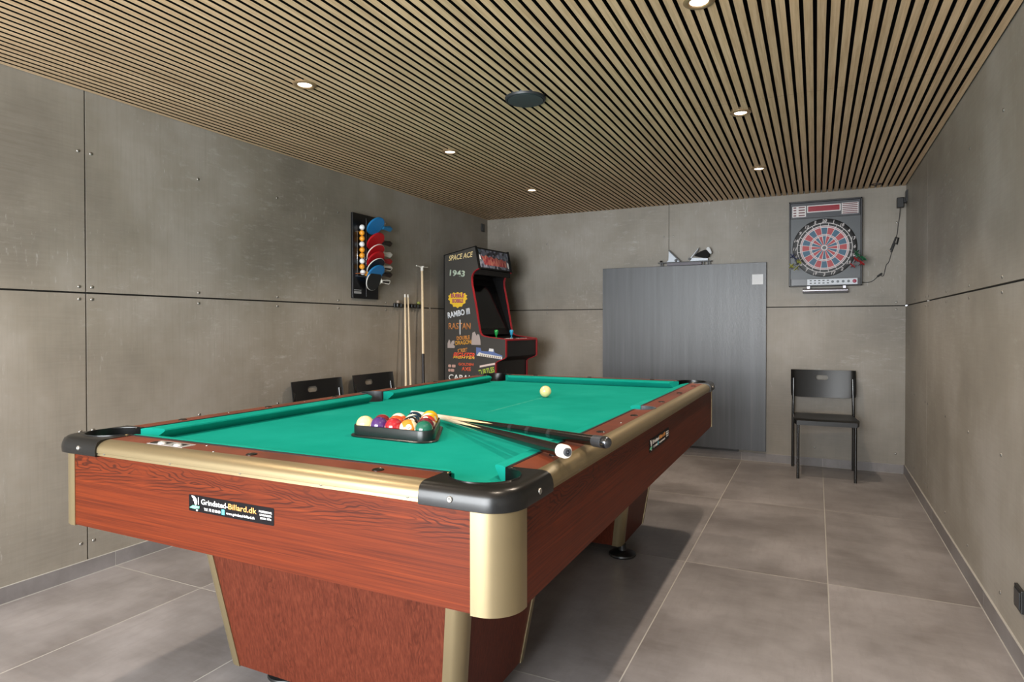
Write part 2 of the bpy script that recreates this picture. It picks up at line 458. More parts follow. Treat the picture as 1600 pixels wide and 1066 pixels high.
# ------------------------------------------------------------------ wall sockets
def socket(p, normal, w, h, label):
    r = empty('wall_socket', p); n = Vector(normal)
    r.rotation_euler = (0, 0, math.atan2(n.y, n.x) + PI / 2)          # local -y faces the room
    bm = bmesh.new(); box(bm, -w / 2, w / 2, -0.010, 0, -h / 2, h / 2, bev=0.002); new('plate', bm, M_black, r)
    bm = bmesh.new(); box(bm, -w / 2 + 0.010, w / 2 - 0.010, -0.013, -0.0095, -h / 2 + 0.010, h / 2 - 0.010, bev=0.001); new('insert', bm, mat('socket_insert', '#26282a', 0.3), r)
    tag(r, label, 'socket')
    return r
socket((0, -2.975, 0.225), (-1, 0, 0), 0.082, 0.074, 'black wall socket low on the right wall at the edge of the photo')
socket((-RW, -0.105, 2.070), (1, 0, 0), 0.062, 0.075, 'black wall socket high on the left wall in the back corner')
socket((0, -0.062, 2.066), (-1, 0, 0), 0.075, 0.090, 'black wall socket high on the right wall with an adapter plugged in')

# ------------------------------------------------------------------ pool table
XC, YC = -1.855, -3.130
HW, HL = 0.630, 1.235            # where the cushions meet the rail wood
ZT, ZBED, ZB, ZR = 0.797, 0.760, 0.550, 0.757
OUT = 0.105                      # rail outer edge beyond the wood line
CAB = 0.096

def mahogany(name, axis='X', bright='#6e2b0d', mid='#5a2109', dark='#461706', coat=0.25, fig='#2c0c03', spec=0.16):
    m = mat(name, mid, 0.5, spec=spec, coat=coat * 0.2); t = NT(m); g = t.geo(); X = t.xyz(g)
    along = (1.2, 1.2, 130) if axis == 'X' else (110, 110, 0.35)
    fine = (4, 4, 420) if axis == 'X' else (400, 400, 0.9)
    a = t.noise(t.mp(g, along), 1.4, 4, 0.6, 0.15); b = t.noise(t.mp(g, fine), 1.0, 3, 0.6)
    col = t.ramp(t.math('MULTIPLY_ADD', b, 0.5, t.math('MULTIPLY', a, 0.5)), [(0.36, dark), (0.52, mid), (0.68, bright)])
    if axis == 'X':
        # cathedral figure running along the upper part of the board: nested tongues
        wob = t.noise(t.mp(g, (2.6, 2.6, 7)), 1.6, 3, 0.55)
        zz = t.math('ABSOLUTE', t.math('ADD', t.math('ADD', X[2], -0.716), t.math('MULTIPLY_ADD', wob, 0.05, -0.025)))
        saw = t.math('FRACT', t.math('MULTIPLY', t.math('ADD', X[0], X[1]), 2.4))
        h = t.math('ADD', t.math('MULTIPLY', zz, 20.0), t.math('MULTIPLY_ADD', saw, 0.9, t.math('MULTIPLY', wob, 1.6)))
        rings = t.math('SINE', t.math('MULTIPLY', h, 34.0))
        fade = t.ramp(zz, [(0.018, 1.0), (0.044, 0.0)])
        sw = t.ramp(saw, [(0.0, 0.0), (0.12, 1.0), (0.85, 1.0), (1.0, 0.1)])
        f = t.math('MULTIPLY', t.math('MULTIPLY', t.math('MULTIPLY', t.ramp(rings, [(0.3, 0.0), (1.0, 1.0)]), fade), sw), 0.85)
    else:
        wob = t.noise(t.mp(g, (9, 9, 2.0)), 1.2, 3, 0.55)
        rings = t.math('SINE', t.math('MULTIPLY', wob, 120.0))
        mask = t.ramp(t.noise(t.mp(g, (7, 7, 0.4), loc=(2, 1, 0)), 1.1, 1, 0.5), [(0.52, 0.0), (0.62, 1.0)])
        f = t.math('MULTIPLY', t.math('MULTIPLY', t.ramp(rings, [(0.5, 0.0), (1.0, 1.0)]), mask), 0.35)
    col = t.mix(f, col, fig)
    t.l(col, t.b.inputs['Base Color']); return m
M_woodX = mahogany('mahogany_apron_laminate', 'X')
M_woodZ = mahogany('mahogany_pedestal_laminate', 'Z', '#653120', '#552517', '#441b0f')
M_rail = mahogany('mahogany_rail_laminate', 'X', '#84432a', '#70341e', '#532412', coat=0.5, spec=0.35)
M_gold = mat('champagne_aluminium', '#98896a', 0.40, 0.8); _t = NT(M_gold)
_n = _t.noise(_t.mp(_t.geo(), (300, 300, 300)), 1.0, 2, 0.6); _t.l(_t.math('MULTIPLY_ADD', _n, 0.10, 0.34), _t.b.inputs['Roughness'])
M_cast = mat('corner_casting_black', '#1b1c1e', 0.42, spec=0.5); _t = NT(M_cast)
_n = _t.noise(_t.mp(_t.geo(), (90, 90, 160)), 1.0, 4, 0.7)
_t.l(_t.ramp(_n, [(0.3, '#0a0a0b'), (0.6, '#0d0e0f'), (0.85, '#141517')]), _t.b.inputs['Base Color']); _t.l(_t.math('MULTIPLY_ADD', _n, 0.06, 0.27), _t.b.inputs['Roughness'])
M_pocket = mat('pocket_rubber', '#17161a', 0.6)
M_cloth = mat('green_cloth', '#12967c', 0.95, spec=0.03); _t = NT(M_cloth)
_t.b.inputs['Sheen Weight'].default_value = 0.0; _t.b.inputs['Sheen Roughness'].default_value = 0.5; _t.b.inputs['Sheen Tint'].default_value = (0.55, 1, 0.9, 1)
_g = _t.geo(); _n = _t.noise(_t.mp(_g, (1, 1, 1)), 3.0, 5, 0.6); _f = _t.noise(_t.mp(_g, (1, 1, 1)), 420, 2, 0.5)
_c = _t.ramp(_n, [(0.3, '#0f8f80'), (0.55, '#18998a'), (0.75, '#27a495')])
_c = _t.mix(_t.math('MULTIPLY', _f, 0.25), _c, '#0b8072')
_X = _t.xyz(_g)   # a worn shot line along the middle of the table
_d = _t.math('ABSOLUTE', _t.math('ADD', _X[0], 1.815 + 0.0)); _ln = _t.math('LESS_THAN', _d, 0.004)
_yl = _t.math('MULTIPLY', _t.math('GREATER_THAN', _X[1], -3.25), _t.math('LESS_THAN', _X[1], -2.62))
_c = _t.mix(_t.math('MULTIPLY', _t.math('MULTIPLY', _ln, _yl), _t.ramp(_t.noise(_t.mp(_g, (1, 1, 1)), 18, 4, 0.7), [(0.35, 0.05), (0.7, 0.4)])), _c, '#7fc9b4')
_t.l(_c, _t.b.inputs['Base Color']); _t.bump(_f, 0.08, 0.0006)

T = empty('pool_table', (0, 0, 0))
tag(T, 'large green cloth pool table with mahogany cabinet and black corner castings', 'pool table')
def L2(u, v, z): return (XC + u, YC + v, z)

# bed: outline with pocket notches
def pocket_centres():
    c = []
    for sx in (-1, 1):
        for sy in (-1, 1): c.append((sx * (HW - 0.010), sy * (HL - 0.008), 0.074))
        c.append((sx * (HW + 0.012), 0.0, 0.060))
    return c
PC = pocket_centres()
bm = bmesh.new()
def bed_outline():
    pts = []; rc, rs = 0.070, 0.060
    a, b = HW, HL
    def arc(cx, cy, r, a0, a1, n=10): return [(cx + r * math.cos(a0 + (a1 - a0) * i / n), cy + r * math.sin(a0 + (a1 - a0) * i / n)) for i in range(n + 1)]
    cx, cy = HW - 0.010, HL - 0.008
    # right-top corner etc. each notch is an inward arc
    pts += arc(-cx, -cy, rc, PI * 0.5 + 0.35, -0.35)         # near-left notch: bulges inwards
    pts += arc(cx, -cy, rc, PI + 0.35, PI / 2 - 0.35)
    pts += [(q[0], q[1]) for q in arc(HW + 0.012, 0, rs, PI * 1.5 - 0.25, PI / 2 + 0.25)]
    pts += arc(cx, cy, rc, -PI / 2 + 0.35, -PI - 0.35)
    pts += arc(-cx, cy, rc, 0.35, -PI / 2 - 0.35)
    pts += arc(-HW - 0.012, 0, rs, PI / 2 - 0.25, -PI / 2 + 0.25)
    return pts
prism(bm, bed_outline(), lambda u, v, d: L2(u, v, d), ZBED - 0.025, ZBED)
new('playing_cloth', bm, M_cloth, T)

# cushions: profile swept between two mitred ends
def cushion(p0, p1, inward, m0, m1, name='cushion'):
    """p0,p1 on wood line; inward unit; m0,m1 how far the nose is pulled back at each end"""
    p0 = Vector(p0); p1 = Vector(p1); inw = Vector(inward); t = (p1 - p0).normalized()
    prof = [(0.0, ZT - 0.001), (0.012, ZT + 0.0005), (0.040, ZT - 0.003), (0.0485, ZT - 0.006), (0.050, ZT - 0.010), (0.047, ZT - 0.015), (0.024, ZBED + 0.0005), (0.0, ZBED + 0.0005)]
    bm = bmesh.new(); A = []; B = []
    n = 12; rings = []
    for k in range(n + 1):
        ring = []
        for d, z in prof:
            f = d / 0.05
            a = p0 + t * (m0 * f ** 0.9) + inw * d; b = p1 - t * (m1 * f ** 0.9) + inw * d
            q = a.lerp(b, k / n); ring.append(bm.verts.new(L2(q.x, q.y, z)))
        rings.append(ring)
    m = len(prof)
    for a, b in zip(rings, rings[1:]):
        for i in range(m): bm.faces.new((a[i], a[(i + 1) % m], b[(i + 1) % m], b[i]))
    bm.faces.new(rings[0]); bm.faces.new(rings[-1][::-1])
    return new(name, bm, M_cloth, T, True, auto=40)
cc = 0.080; sd = 0.062
cushion((-HW + cc, -HL), (HW - cc, -HL), (0, 1), 0.045, 0.045)
cushion((-HW + cc, HL), (HW - cc, HL), (0, -1), 0.045, 0.045)
for sx in (-1, 1):
    cushion((sx * HW, -HL + cc + 0.008), (sx * HW, -sd), (-sx, 0), 0.045, 0.020)
    cushion((sx * HW, sd), (sx * HW, HL - cc - 0.008), (-sx, 0), 0.020, 0.045)

# wooden rails: flat tops with half round cut at side pockets, black strip at the cloth edge
CZ = 0.205                       # casting size from the outer edge
def rail_piece(name, pts):
    bm = bmesh.new(); prism(bm, pts, lambda u, v, d: L2(u, v, d), ZBED - 0.02, ZT); return new(name, bm, M_rail, T)
ci = HW + OUT - CZ; cj = HL + OUT - CZ
IN = 0.068
def stripL(pts, z0, z1, m, name):
    bm = bmesh.new(); prism(bm, pts, lambda u, v, d: L2(u, v, d), z0, z1); return new(name, bm, m, T)
for sy in (-1, 1):
    y0, y1 = sy * (HL + 0.003), sy * (HL + IN)
    rail_piece('end_rail', [(-ci, y0), (ci, y0), (ci, y1), (-ci, y1)])
    stripL([(-ci, sy * (HL - 0.003)), (ci, sy * (HL - 0.003)), (ci, sy * (HL + 0.008)), (-ci, sy * (HL + 0.008))], ZBED - 0.01, ZT + 0.0012, M_pocket, 'feather_strip')
for sx in (-1, 1):
    for sy in (-1, 1):
        pr = 0.060; pts = []
        cxp = HW + 0.012
        # from side pocket outwards
        a_in = math.acos(max(-1, min(1, (HW + 0.003 - cxp) / pr)))
        arc = [(sx * (cxp + pr * math.cos(a_in * (1 - k / 10))), sy * pr * math.sin(a_in * (1 - k / 10))) for k in range(11)]
        pts = arc + [(sx * (HW + IN), 0.0), (sx * (HW + IN), sy * cj), (sx * (HW + 0.003), sy * cj)]
        rail_piece('side_rail', pts)
        stripL([(sx * (HW - 0.003), sy * 0.061), (sx * (HW + 0.005), sy * 0.061), (sx * (HW + 0.005), sy * cj), (sx * (HW - 0.003), sy * cj)], ZBED - 0.01, ZT + 0.0012, M_pocket, 'feather_strip')
# metal rail trim, rounded
def trim_profile(n=8):
    """(outward offset, z)"""
    r = OUT - IN; pts = [(IN, ZT)]
    for k in range(1, n + 1):
        a = PI / 2 * k / n; pts.append((IN + r * math.sin(a), ZT - 0.026 + 0.026 * math.cos(a)))
    pts += [(OUT, ZT - 0.032), (OUT - 0.003, ZT - 0.0335), (OUT - 0.002, ZR), (OUT - 0.02, ZR), (IN, ZR + 0.002)]
    return pts
def trim(p0, p1, outward):
    p0 = Vector(p0); p1 = Vector(p1); o = Vector(outward); bm = bmesh.new()
    rings = [[bm.verts.new(L2(*(p + o * d).to_tuple(), z)) for d, z in trim_profile()] for p in (p0, p1)]
    m = len(rings[0])
    for i in range(m): bm.faces.new((rings[0][i], rings[0][(i + 1) % m], rings[1][(i + 1) % m], rings[1][i]))
    bm.faces.new(rings[0]); bm.faces.new(rings[1][::-1])
    return new('rail_trim', bm, M_gold, T, True, auto=30)
trim((-ci, -HL), (ci, -HL), (0, -1)); trim((-ci, HL), (ci, HL), (0, 1))
trim((HW, -cj), (HW, cj), (1, 0)); trim((-HW, -cj), (-HW, cj), (-1, 0))

# corner castings
def casting(sx, sy):
    bm = bmesh.new()
    ox, oy = HW + OUT + 0.004, HL + OUT + 0.004; R = 0.072; N = 44
    # outer path from end-rail boundary round the corner to the side-rail boundary
    c = Vector((ox - R, oy - R))
    la = (ox - R) - ci; ar = PI / 2 * R; tot = 2 * la + ar; outer = []
    for i in range(N + 1):
        s = tot * i / N
        if s < la: p = Vector((ci + s, oy)); nn = Vector((0, 1))
        elif s < la + ar:
            a = PI / 2 - (s - la) / R; nn = Vector((math.cos(a), math.sin(a))); p = c + nn * R
        else: p = Vector((ox, oy - R - (s - la - ar))); nn = Vector((1, 0))
        outer.append((p, nn))
    px, py = HW - 0.010, HL - 0.008; pr = 0.078
    inner = []
    # inner path: boundary line at end rail -> pocket arc -> boundary at side rail
    e0 = Vector((ci, HL + 0.0)); e1 = Vector((HW, cj))
    a0 = math.atan2(HL - py, -(pr ** 2 - (HL - py) ** 2) ** 0.5); a1 = math.atan2(-(pr ** 2 - (HW - px) ** 2) ** 0.5, HW - px)
    k0 = 6
    for i in range(N + 1):
        if i <= k0: p = e0.lerp(Vector((px + pr * math.cos(a0), py + pr * math.sin(a0))), i / k0)
        elif i >= N - k0: p = Vector((px + pr * math.cos(a1), py + pr * math.sin(a1))).lerp(e1, (i - (N - k0)) / k0)
        else:
            a = a0 + (a1 - a0) * (i - k0) / (N - 2 * k0); p = Vector((px + pr * math.cos(a), py + pr * math.sin(a)))
        inner.append(p)
    # split lead-ins: first part of outer runs along the boundary too
    lv = []
    zt = ZT + 0.002
    for i in range(N + 1):
        p, nn = outer[i]; q = inner[i]
        row = [(p - nn * 0.004, ZR - 0.004), (p, ZR - 0.002), (p + nn * 0.001, ZR + 0.012), (p - nn * 0.001, zt - 0.018), (p - nn * 0.006, zt - 0.007), (p - nn * 0.015, zt - 0.0015), (p - nn * 0.026, zt)]
        top = p - nn * 0.026
        row.append((top.lerp(q, 0.5), zt)); d = (q - top)
        L = max(d.length, 1e-4); du = d / L
        lip = k0 <= i <= N - k0
        row.append((q - du * min(0.012, L * .4), zt)); row.append((q - du * min(0.008, L * .3), zt + (0.0025 if lip else 0)))
        row.append((q - du * 0.002, zt + (0.0025 if lip else 0))); row.append((q, zt - (0.001 if lip else 0.0)))
        row.append((q, ZT - 0.075 if lip else ZT - 0.03))
        lv.append([bm.verts.new(L2(sx * a.x, sy * a.y, z)) for a, z in row])
    for a, b in zip(lv, lv[1:]):
        for j in range(len(a) - 1): bm.faces.new((a[j], a[j + 1], b[j + 1], b[j]))
    bm.faces.new(lv[0]); bm.faces.new(lv[-1][::-1])
    o = new('corner_casting', bm, M_cast, T, True, auto=45)
    for (u, v, nx, ny) in ((ci + 0.075, oy + 0.0012, 0, 1), (ox + 0.0012, cj + 0.075, 1, 0)):
        bm = bmesh.new(); lathe(bm, [(0.0065, -0.002), (0.0065, 0.0012), (0.0052, 0.0022), (0.003, 0.0022), (0.0022, 0.001), (0, 0.001)], 14)
        s = new('screw', bm, M_steel, o, True); s.location = L2(sx * u, sy * v, ZR + 0.016); s.rotation_euler = Vector((sx * nx, sy * ny, 0)).to_track_quat('Z', 'Y').to_euler()
    for (u, v) in ((ci + 0.014, HL + 0.012), (HW + 0.014, cj + 0.014)):
        bm = bmesh.new(); lathe(bm, [(0.0045, -0.001), (0.004, 0.001), (0, 0.0014)], 12)
        s = new('screw', bm, mat('brass_screw', '#cdbb92', 0.3, 0.9), o, True); s.location = L2(sx * u, sy * v, zt + 0.0002)
for sx in (-1, 1):
    for sy in (-1, 1): casting(sx, sy)
# pocket cups
for i, (u, v, r) in enumerate(PC):
    bm = bmesh.new(); lathe(bm, [(r + 0.003, ZT - 0.006 if abs(v) < .1 else ZT - 0.045), (r - 0.001, ZT - 0.003 if abs(v) < .1 else ZT - 0.045), (r - 0.003, ZT - 0.05), (r - 0.01, ZT - 0.13), (r * 0.5, ZT - 0.16), (0, ZT - 0.165)], 28)
    # keep only the outward half above the bed level
    sgx = 1 if u > 0 else -1; sgy = 0 if abs(v) < .1 else (1 if v > 0 else -1)
    d = Vector((sgx, sgy, 0)).normalized()
    dele = [f for f in bm.faces if f.calc_center_median().z > ZBED - 0.03 and f.calc_center_median().to_2d().dot(d.to_2d()) < (0.012 if sgy == 0 else 0.0)]
    bmesh.ops.delete(bm, geom=dele, context='FACES')
    o = new('pocket_cup', bm, M_pocket, T, True, auto=50); o.location = L2(u, v, 0)
# grey liner wings of the side pockets
M_wing = mat('pocket_lip_grey', '#4a4e55', 0.4)
for sx in (-1, 1):
    bm = bmesh.new(); cxp = HW + 0.012; pr = 0.060
    pa = [(cxp + (pr) * math.cos(a), pr * math.sin(a)) for a in [(-1.75 + 3.5 * k / 20) for k in range(21)]]
    pb = [(cxp + (pr - 0.008) * math.cos(a), (pr - 0.008) * math.sin(a)) for a in [(-1.75 + 3.5 * k / 20) for k in range(21)]]
    pts = pa + pb[::-1]
    prism(bm, [(sx * a, b) for a, b in pts], lambda u, v, d: L2(u, v, d), ZBED - 0.03, ZT + 0.0015)
    new('pocket_lip', bm, M_wing, T)

# bolt caps on the rails
M_cap = mat('bolt_cap', '#120e0c', 0.2, spec=0.7)
capme = None
def cap(u, v):
    global capme
    if capme is None:
        bm = bmesh.new(); lathe(bm, [(0.0135, -0.002), (0.0135, 0.0012), (0.0115, 0.0024), (0.008, 0.0012), (0, 0.0010)], 18)
        capme = new('bolt_cap', bm, M_cap, T, True, auto=40); o = capme
    else: o = capme.copy(); COL.objects.link(o); o.parent = T
    o.location = L2(u, v, ZT)
    s = bpy.data.objects.new('cap_glint', SCR); 
    bpy.data.objects.remove(s)
for sx in (-1, 1):
    for v in (-0.97, -0.60, -0.22, 0.22, 0.60, 0.97): cap(sx * (HW + 0.045), v)
for sy in (-1, 1):
    for u in (-0.36, 0.0, 0.385): cap(u, sy * (HL + 0.050))
# small bright studs between the caps
studme = bpy.data.meshes.new('stud'); bm = bmesh.new(); lathe(bm, [(0.0035, -0.001), (0.003, 0.001), (0, 0.0014)], 10); bm.to_mesh(studme); bm.free(); studme.materials.append(M_steel)
for sx, sy, u, v in [(0, -1, -0.20, 0.018), (0, -1, -0.115, 0.066), (-1, 0, -0.78, 0.05), (-1, 0, -0.4, 0.05), (1, 0, -0.4, 0.05)]:
    o = bpy.data.objects.new('stud', studme); COL.objects.link(o); o.parent = T
    o.location = L2(u, sy * (HL + v), ZT) if sx == 0 else L2(sx * (HW + v), u, ZT)
# rail screws along the metal trim
for u in (-0.50, -0.23, 0.02, 0.27, 0.50): screw(T, L2(u, -HL - OUT + 0.002, ZR + 0.008), (0, -1, 0)).scale = (0.5, 0.5, 0.5)
for v in (-0.95, -0.62, -0.22, 0.15, 0.55, 0.95): screw(T, L2(HW + OUT - 0.002, v, ZR + 0.008), (1, 0, 0)).scale = (0.5, 0.5, 0.5)

# chrome score slides in the near end rail
M_chrome = mat('chrome', '#c4c6c8', 0.4, 0.7)
sl = empty('score_slide', (0, 0, 0)); sl.parent = T
_bm = bmesh.new(); box(_bm, -0.375, -0.235, -HL - 0.066, -HL - 0.022, ZT - 0.001, ZT + 0.001, bev=0.0006)
for v in _bm.verts: v.co.x += XC; v.co.y += YC
so = new('score_plate', _bm, M_chrome, T)
bpy.data.objects.remove(sl)
for a in (-0.335, -0.272):
    bm = bmesh.new(); box(bm, a - 0.022, a + 0.022, -HL - 0.050, -HL - 0.030, ZT + 0.0008, ZT + 0.0014)
    for v in bm.verts: v.co.x += XC; v.co.y += YC
    new('slot', bm, M_black, so)
    bm = bmesh.new(); lathe(bm, [(0.0115, 0), (0.010, 0.004), (0.005, 0.0055), (0, 0.006)], 16)
    kb = new('knob', bm, M_chrome, so, True, loc=L2(a + 0.004, -HL - 0.052, ZT + 0.0012))

# cabinet aprons and corner posts
PR = 0.070; ax, ay = HW + CAB, HL + CAB
for sy in (-1, 1):
    bm = bmesh.new(); ya, yb = sorted((sy * ay, sy * (ay - 0.022))); box(bm, XC - ax + PR + 0.002, XC + ax - PR - 0.002, YC + ya, YC + yb, ZB, ZR)
    new('end_apron', bm, M_woodX, T)
for sx in (-1, 1):
    bm = bmesh.new(); xa, xb = sorted((sx * ax, sx * (ax - 0.022))); box(bm, XC + xa, XC + xb, YC - ay + PR + 0.002, YC + ay - PR - 0.002, ZB, ZR)
    new('side_apron', bm, M_woodX, T)
bm = bmesh.new(); box(bm, XC - ax + 0.02, XC + ax - 0.02, YC - ay + 0.02, YC + ay - 0.02, ZB + 0.015, ZBED - 0.19)
new('slate_frame', bm, mat('underside_board', '#3a2318', 0.8), T)
for sx in (-1, 1):
    for sy in (-1, 1):
        pts = []; cx, cy = ax - PR, ay - PR
        R2 = PR + 0.002
        for k in range(13): a = PI / 2 * k / 12; pts.append((cx + R2 * math.cos(a), cy + R2 * math.sin(a)))
        pts = [(ax + 0.002, cy - 0.012)] + pts + [(cx - 0.012, ay + 0.002), (cx - 0.012, ay - 0.020), (cx, ay - 0.02)] 
        for k in range(13): a = PI / 2 * (1 - k / 12); pts.append((cx + (PR - 0.02) * math.cos(a), cy + (PR - 0.02) * math.sin(a)))
        pts += [(ax - 0.020, cy - 0.012)]
        bm = bmesh.new(); prism(bm, [(sx * a, sy * b) for a, b in pts], lambda u, v, d: L2(u, v, d), ZB - 0.003, ZR + 0.001)
        new('corner_post', bm, M_gold, T, True, auto=25)

# pedestals: tapered boxes with metal corner trims and round feet
def pedestal(ya, yb):
    """ya, yb faces at the top (world y); half-width a at the top; all faces lean inwards"""
    a = 0.486; sl_, k = 0.073, 0.076; z1, z0 = ZB + 0.015, 0.052
    t = (ZB - z0) / 0.5; a0 = a - sl_ * t; tt = (ZB - z1) / 0.5; a1 = a - sl_ * tt
    def yy(y, f): return y + (k if y == ya else -k) * f
    c = 0.034
    def ring(af, f, z, cc_, e=0.0):
        x0, x1 = XC - af - e, XC + af + e; y0, y1 = yy(ya, f) - e, yy(yb, f) + e
        return [(x0 + cc_, y0), (x1 - cc_, y0), (x1, y0 + cc_), (x1, y1 - cc_), (x1 - cc_, y1), (x0 + cc_, y1), (x0, y1 - cc_), (x0, y0 + cc_)]
    bm = bmesh.new()
    lo = [bm.verts.new((x, y, z0)) for x, y in ring(a0, t, z0, c)]; hi = [bm.verts.new((x, y, z1)) for x, y in ring(a1, tt, z1, c)]
    bm.faces.new(lo[::-1]); bm.faces.new(hi)
    for i in range(8): bm.faces.new((lo[i], lo[(i + 1) % 8], hi[(i + 1) % 8], hi[i]))
    P = new('pedestal', bm, M_woodZ, T)
    # corner trims: rounded L sections
    for (cx, cy, sx, sy) in ((1, 0, 1, -1), (1, 1, 1, 1), (0, 1, -1, 1), (0, 0, -1, -1)):
        bm = bmesh.new(); rr = []
        for af, f, z in ((a0, t, z0 - 0.002), (a1, tt, z1)):
            X = XC + sx * af; Y = (yy(ya, f) if sy < 0 else yy(yb, f)); r = 0.030; e = 0.003; w = 0.046
            pts = [(X - sx * w, Y + sy * e), (X - sx * r, Y + sy * e)]
            for q in range(1, 8):
                an = PI / 2 * q / 8; pts.append((X - sx * r + sx * (r + e) * math.sin(an), Y - sy * r + sy * (r + e) * math.cos(an)))
            pts += [(X + sx * e, Y - sy * r), (X + sx * e, Y - sy * w), (X - sx * 0.012, Y - sy * w), (X - sx * 0.03, Y - sy * 0.03), (X - sx * w, Y - sy * 0.012)]
            rr.append([bm.verts.new((p[0], p[1], z)) for p in pts])
        m = len(rr[0])
        for i in range(m): bm.faces.new((rr[0][i], rr[0][(i + 1) % m], rr[1][(i + 1) % m], rr[1][i]))
        bm.faces.new(rr[0]); bm.faces.new(rr[1][::-1])
        new('pedestal_trim', bm, M_gold, P, True, auto=30)
    for sx in (-1, 1):
        for sy in (0, 1):
            near = ya < -4
            ix = 0.15 if near or sy else 0.005; iy = 0.10 if near or sy else 0.035
            fx = XC + sx * (a0 - ix); fy = (yy(ya, t) + iy) if sy == 0 else (yy(yb, t) - iy)
            bm = bmesh.new(); lathe(bm, [(0, 0), (0.062, 0), (0.066, 0.006), (0.064, 0.013), (0.045, 0.021), (0.02, 0.027), (0.018, 0.055), (0, 0.055)], 32)
            new('levelling_foot', bm, M_black, P, True, auto=40, loc=(fx, fy, 0))
pedestal(-4.2105, -3.619); pedestal(-2.665, -2.07)

# maker's labels on the aprons
M_lab = mat('label_black', '#0b080b', 0.5, spec=0.15); M_white = mat('print_white', '#f2f0ee', 0.6); M_or = mat('print_orange', '#f0a457', 0.6); M_lgreen = mat('print_green', '#6fd0a8', 0.6); M_lcyan = mat('print_cyan', '#4fd0ea', 0.6)
def label(o, ux, w, h):
    M = frame3(o, ux, (0, 0, 1)); r = 0.004
    bm = bmesh.new(); prism(bm, rrect(w, h, 0.003, 4, w / 2, h / 2), lambda u, v, d: M @ Vector((u, v, d)), 0, 0.0006)
    lb = new('maker_label', bm, M_lab, T)
    def tx(s, x, y, hh, ww, m, bold=0.0):
        text('lettering', s, M @ Matrix.Translation((x * w, y * h, 0.0007)), m, lb, height=hh * h, width=ww * w, bold=bold, extrude=0.0002)
    tx('Grindsted-', 0.155, 0.50, 0.33, 0.325, M_white, 0.012)
    tx('Billard.dk', 0.485, 0.50, 0.33, 0.325, M_or, 0.012)
    tx('TLF. 75 32 88 88', 0.19, 0.15, 0.17, 0.20, M_white, 0.012)
    tx('www.grindsted-billard.dk', 0.46, 0.12, 0.20, 0.33, M_white, 0.012)
    tx('PROFESSIONEL', 0.835, 0.64, 0.12, 0.145, M_white, 0.01); tx('LEVERANDØR', 0.845, 0.45, 0.12, 0.13, M_white, 0.01); tx('SIDEN 1974', 0.85, 0.26, 0.12, 0.12, M_white, 0.01)
    def shape(pts, m, nm='emblem'):
        bm = bmesh.new(); prism(bm, [(a * w, b * h) for a, b in pts], lambda u, v, d: M @ Vector((u, v, d)), 0.0007, 0.0010); new(nm, bm, m, lb)
    shape([(0.035, 0.95), (0.07, 0.93), (0.095, 0.80), (0.105, 0.62), (0.10, 0.45), (0.085, 0.38), (0.075, 0.45), (0.07, 0.6), (0.055, 0.68), (0.06, 0.76), (0.045, 0.84)], M_white)
    shape([(0.118, 0.90), (0.123, 0.90), (0.125, 0.45), (0.118, 0.45)], M_white)
    shape([(0.01, 0.20), (0.05, 0.36), (0.135, 0.36), (0.13, 0.22), (0.07, 0.16)], M_lgreen)
    shape([(0.09, 0.13), (0.115, 0.14), (0.11, 0.05), (0.095, 0.05)], M_white)
    shape([(0.405, 0.12), (0.44, 0.12), (0.44, 0.42), (0.405, 0.42)], M_lcyan)
ymw = YC - ay
label((-2.022, ymw - 0.0002, 0.6505), (1, 0, 0), 0.290, 0.041)
xmw = XC + ax
label((xmw + 0.0002, -3.340, 0.668), (0, 1, 0), 0.325, 0.044)

# ------------------------------------------------------------------ balls, rack, cues
def ball_mat(name, col, stripe=False, base='#efe6c8'):
    m = mat(name, col, 0.06, spec=0.6, coat=0.6); t = NT(m); g = t.geo(); X = t.xyz(g)
    c = srgb(col)
    if stripe:
        band = t.math('LESS_THAN', t.math('ABSOLUTE', X[2]), 0.0150)
        cc_ = t.mix(band, srgb(base), c)
    else: cc_ = None
    d = t.math('ADD', t.math('MULTIPLY', X[0], X[0]), t.math('MULTIPLY', X[2], X[2]))
    circ = t.math('LESS_THAN', d, 0.0088 ** 2)
    col_ = t.mix(circ, cc_ if cc_ is not None else c, srgb('#f4efdc'))
    t.l(col_, t.b.inputs['Base Color']); return m
M_cream = mat('ball_cream', '#ecdd9c', 0.08, spec=0.6, coat=0.6)
M_ink = mat('ball_ink', '#151515', 0.3)
BR = 0.0286
def sphere(r, m, name, seg=32, rings=18, parent=None):
    bm = bmesh.new(); bmesh.ops.create_uvsphere(bm, u_segments=seg, v_segments=rings, radius=r); return new(name, bm, m, parent, True)
def ball(P, m, num, label, rot, group):
    o = sphere(BR, m, 'billiard_ball')
    if num:
        for sgn in (-1, 1):
            me = text_mesh(num, 0.0078, align='CENTER', bold=0.01, extrude=0)
            M = Matrix.Rotation(PI if sgn > 0 else 0, 4, 'Z') @ Matrix.Rotation(PI / 2, 4, 'X') @ Matrix.Translation((0, -0.0039, 0))
            me.transform(M)
            for v in me.vertices:
                v.co.y = -1; y = -math.sqrt(max(1e-6, (BR + 0.00015) ** 2 - v.co.x ** 2 - v.co.z ** 2)); v.co.y = y if sgn < 0 else -y
            me.materials.append(M_ink)
            q = bpy.data.objects.new('number', me); COL.objects.link(q); q.parent = o
    o.location = P; o.rotation_euler = (Matrix.Rotation(rot[2], 3, 'Z') @ Matrix.Rotation(rot[0], 3, 'X') @ Matrix.Rotation(rot[1], 3, 'Y')).to_euler()
    tag(o, label, 'ball', group); return o
GB = 'billiard balls in the rack'
rk = 0.0062
RX, RY = -1.916, -3.905
RTH = math.radians(-1.5)
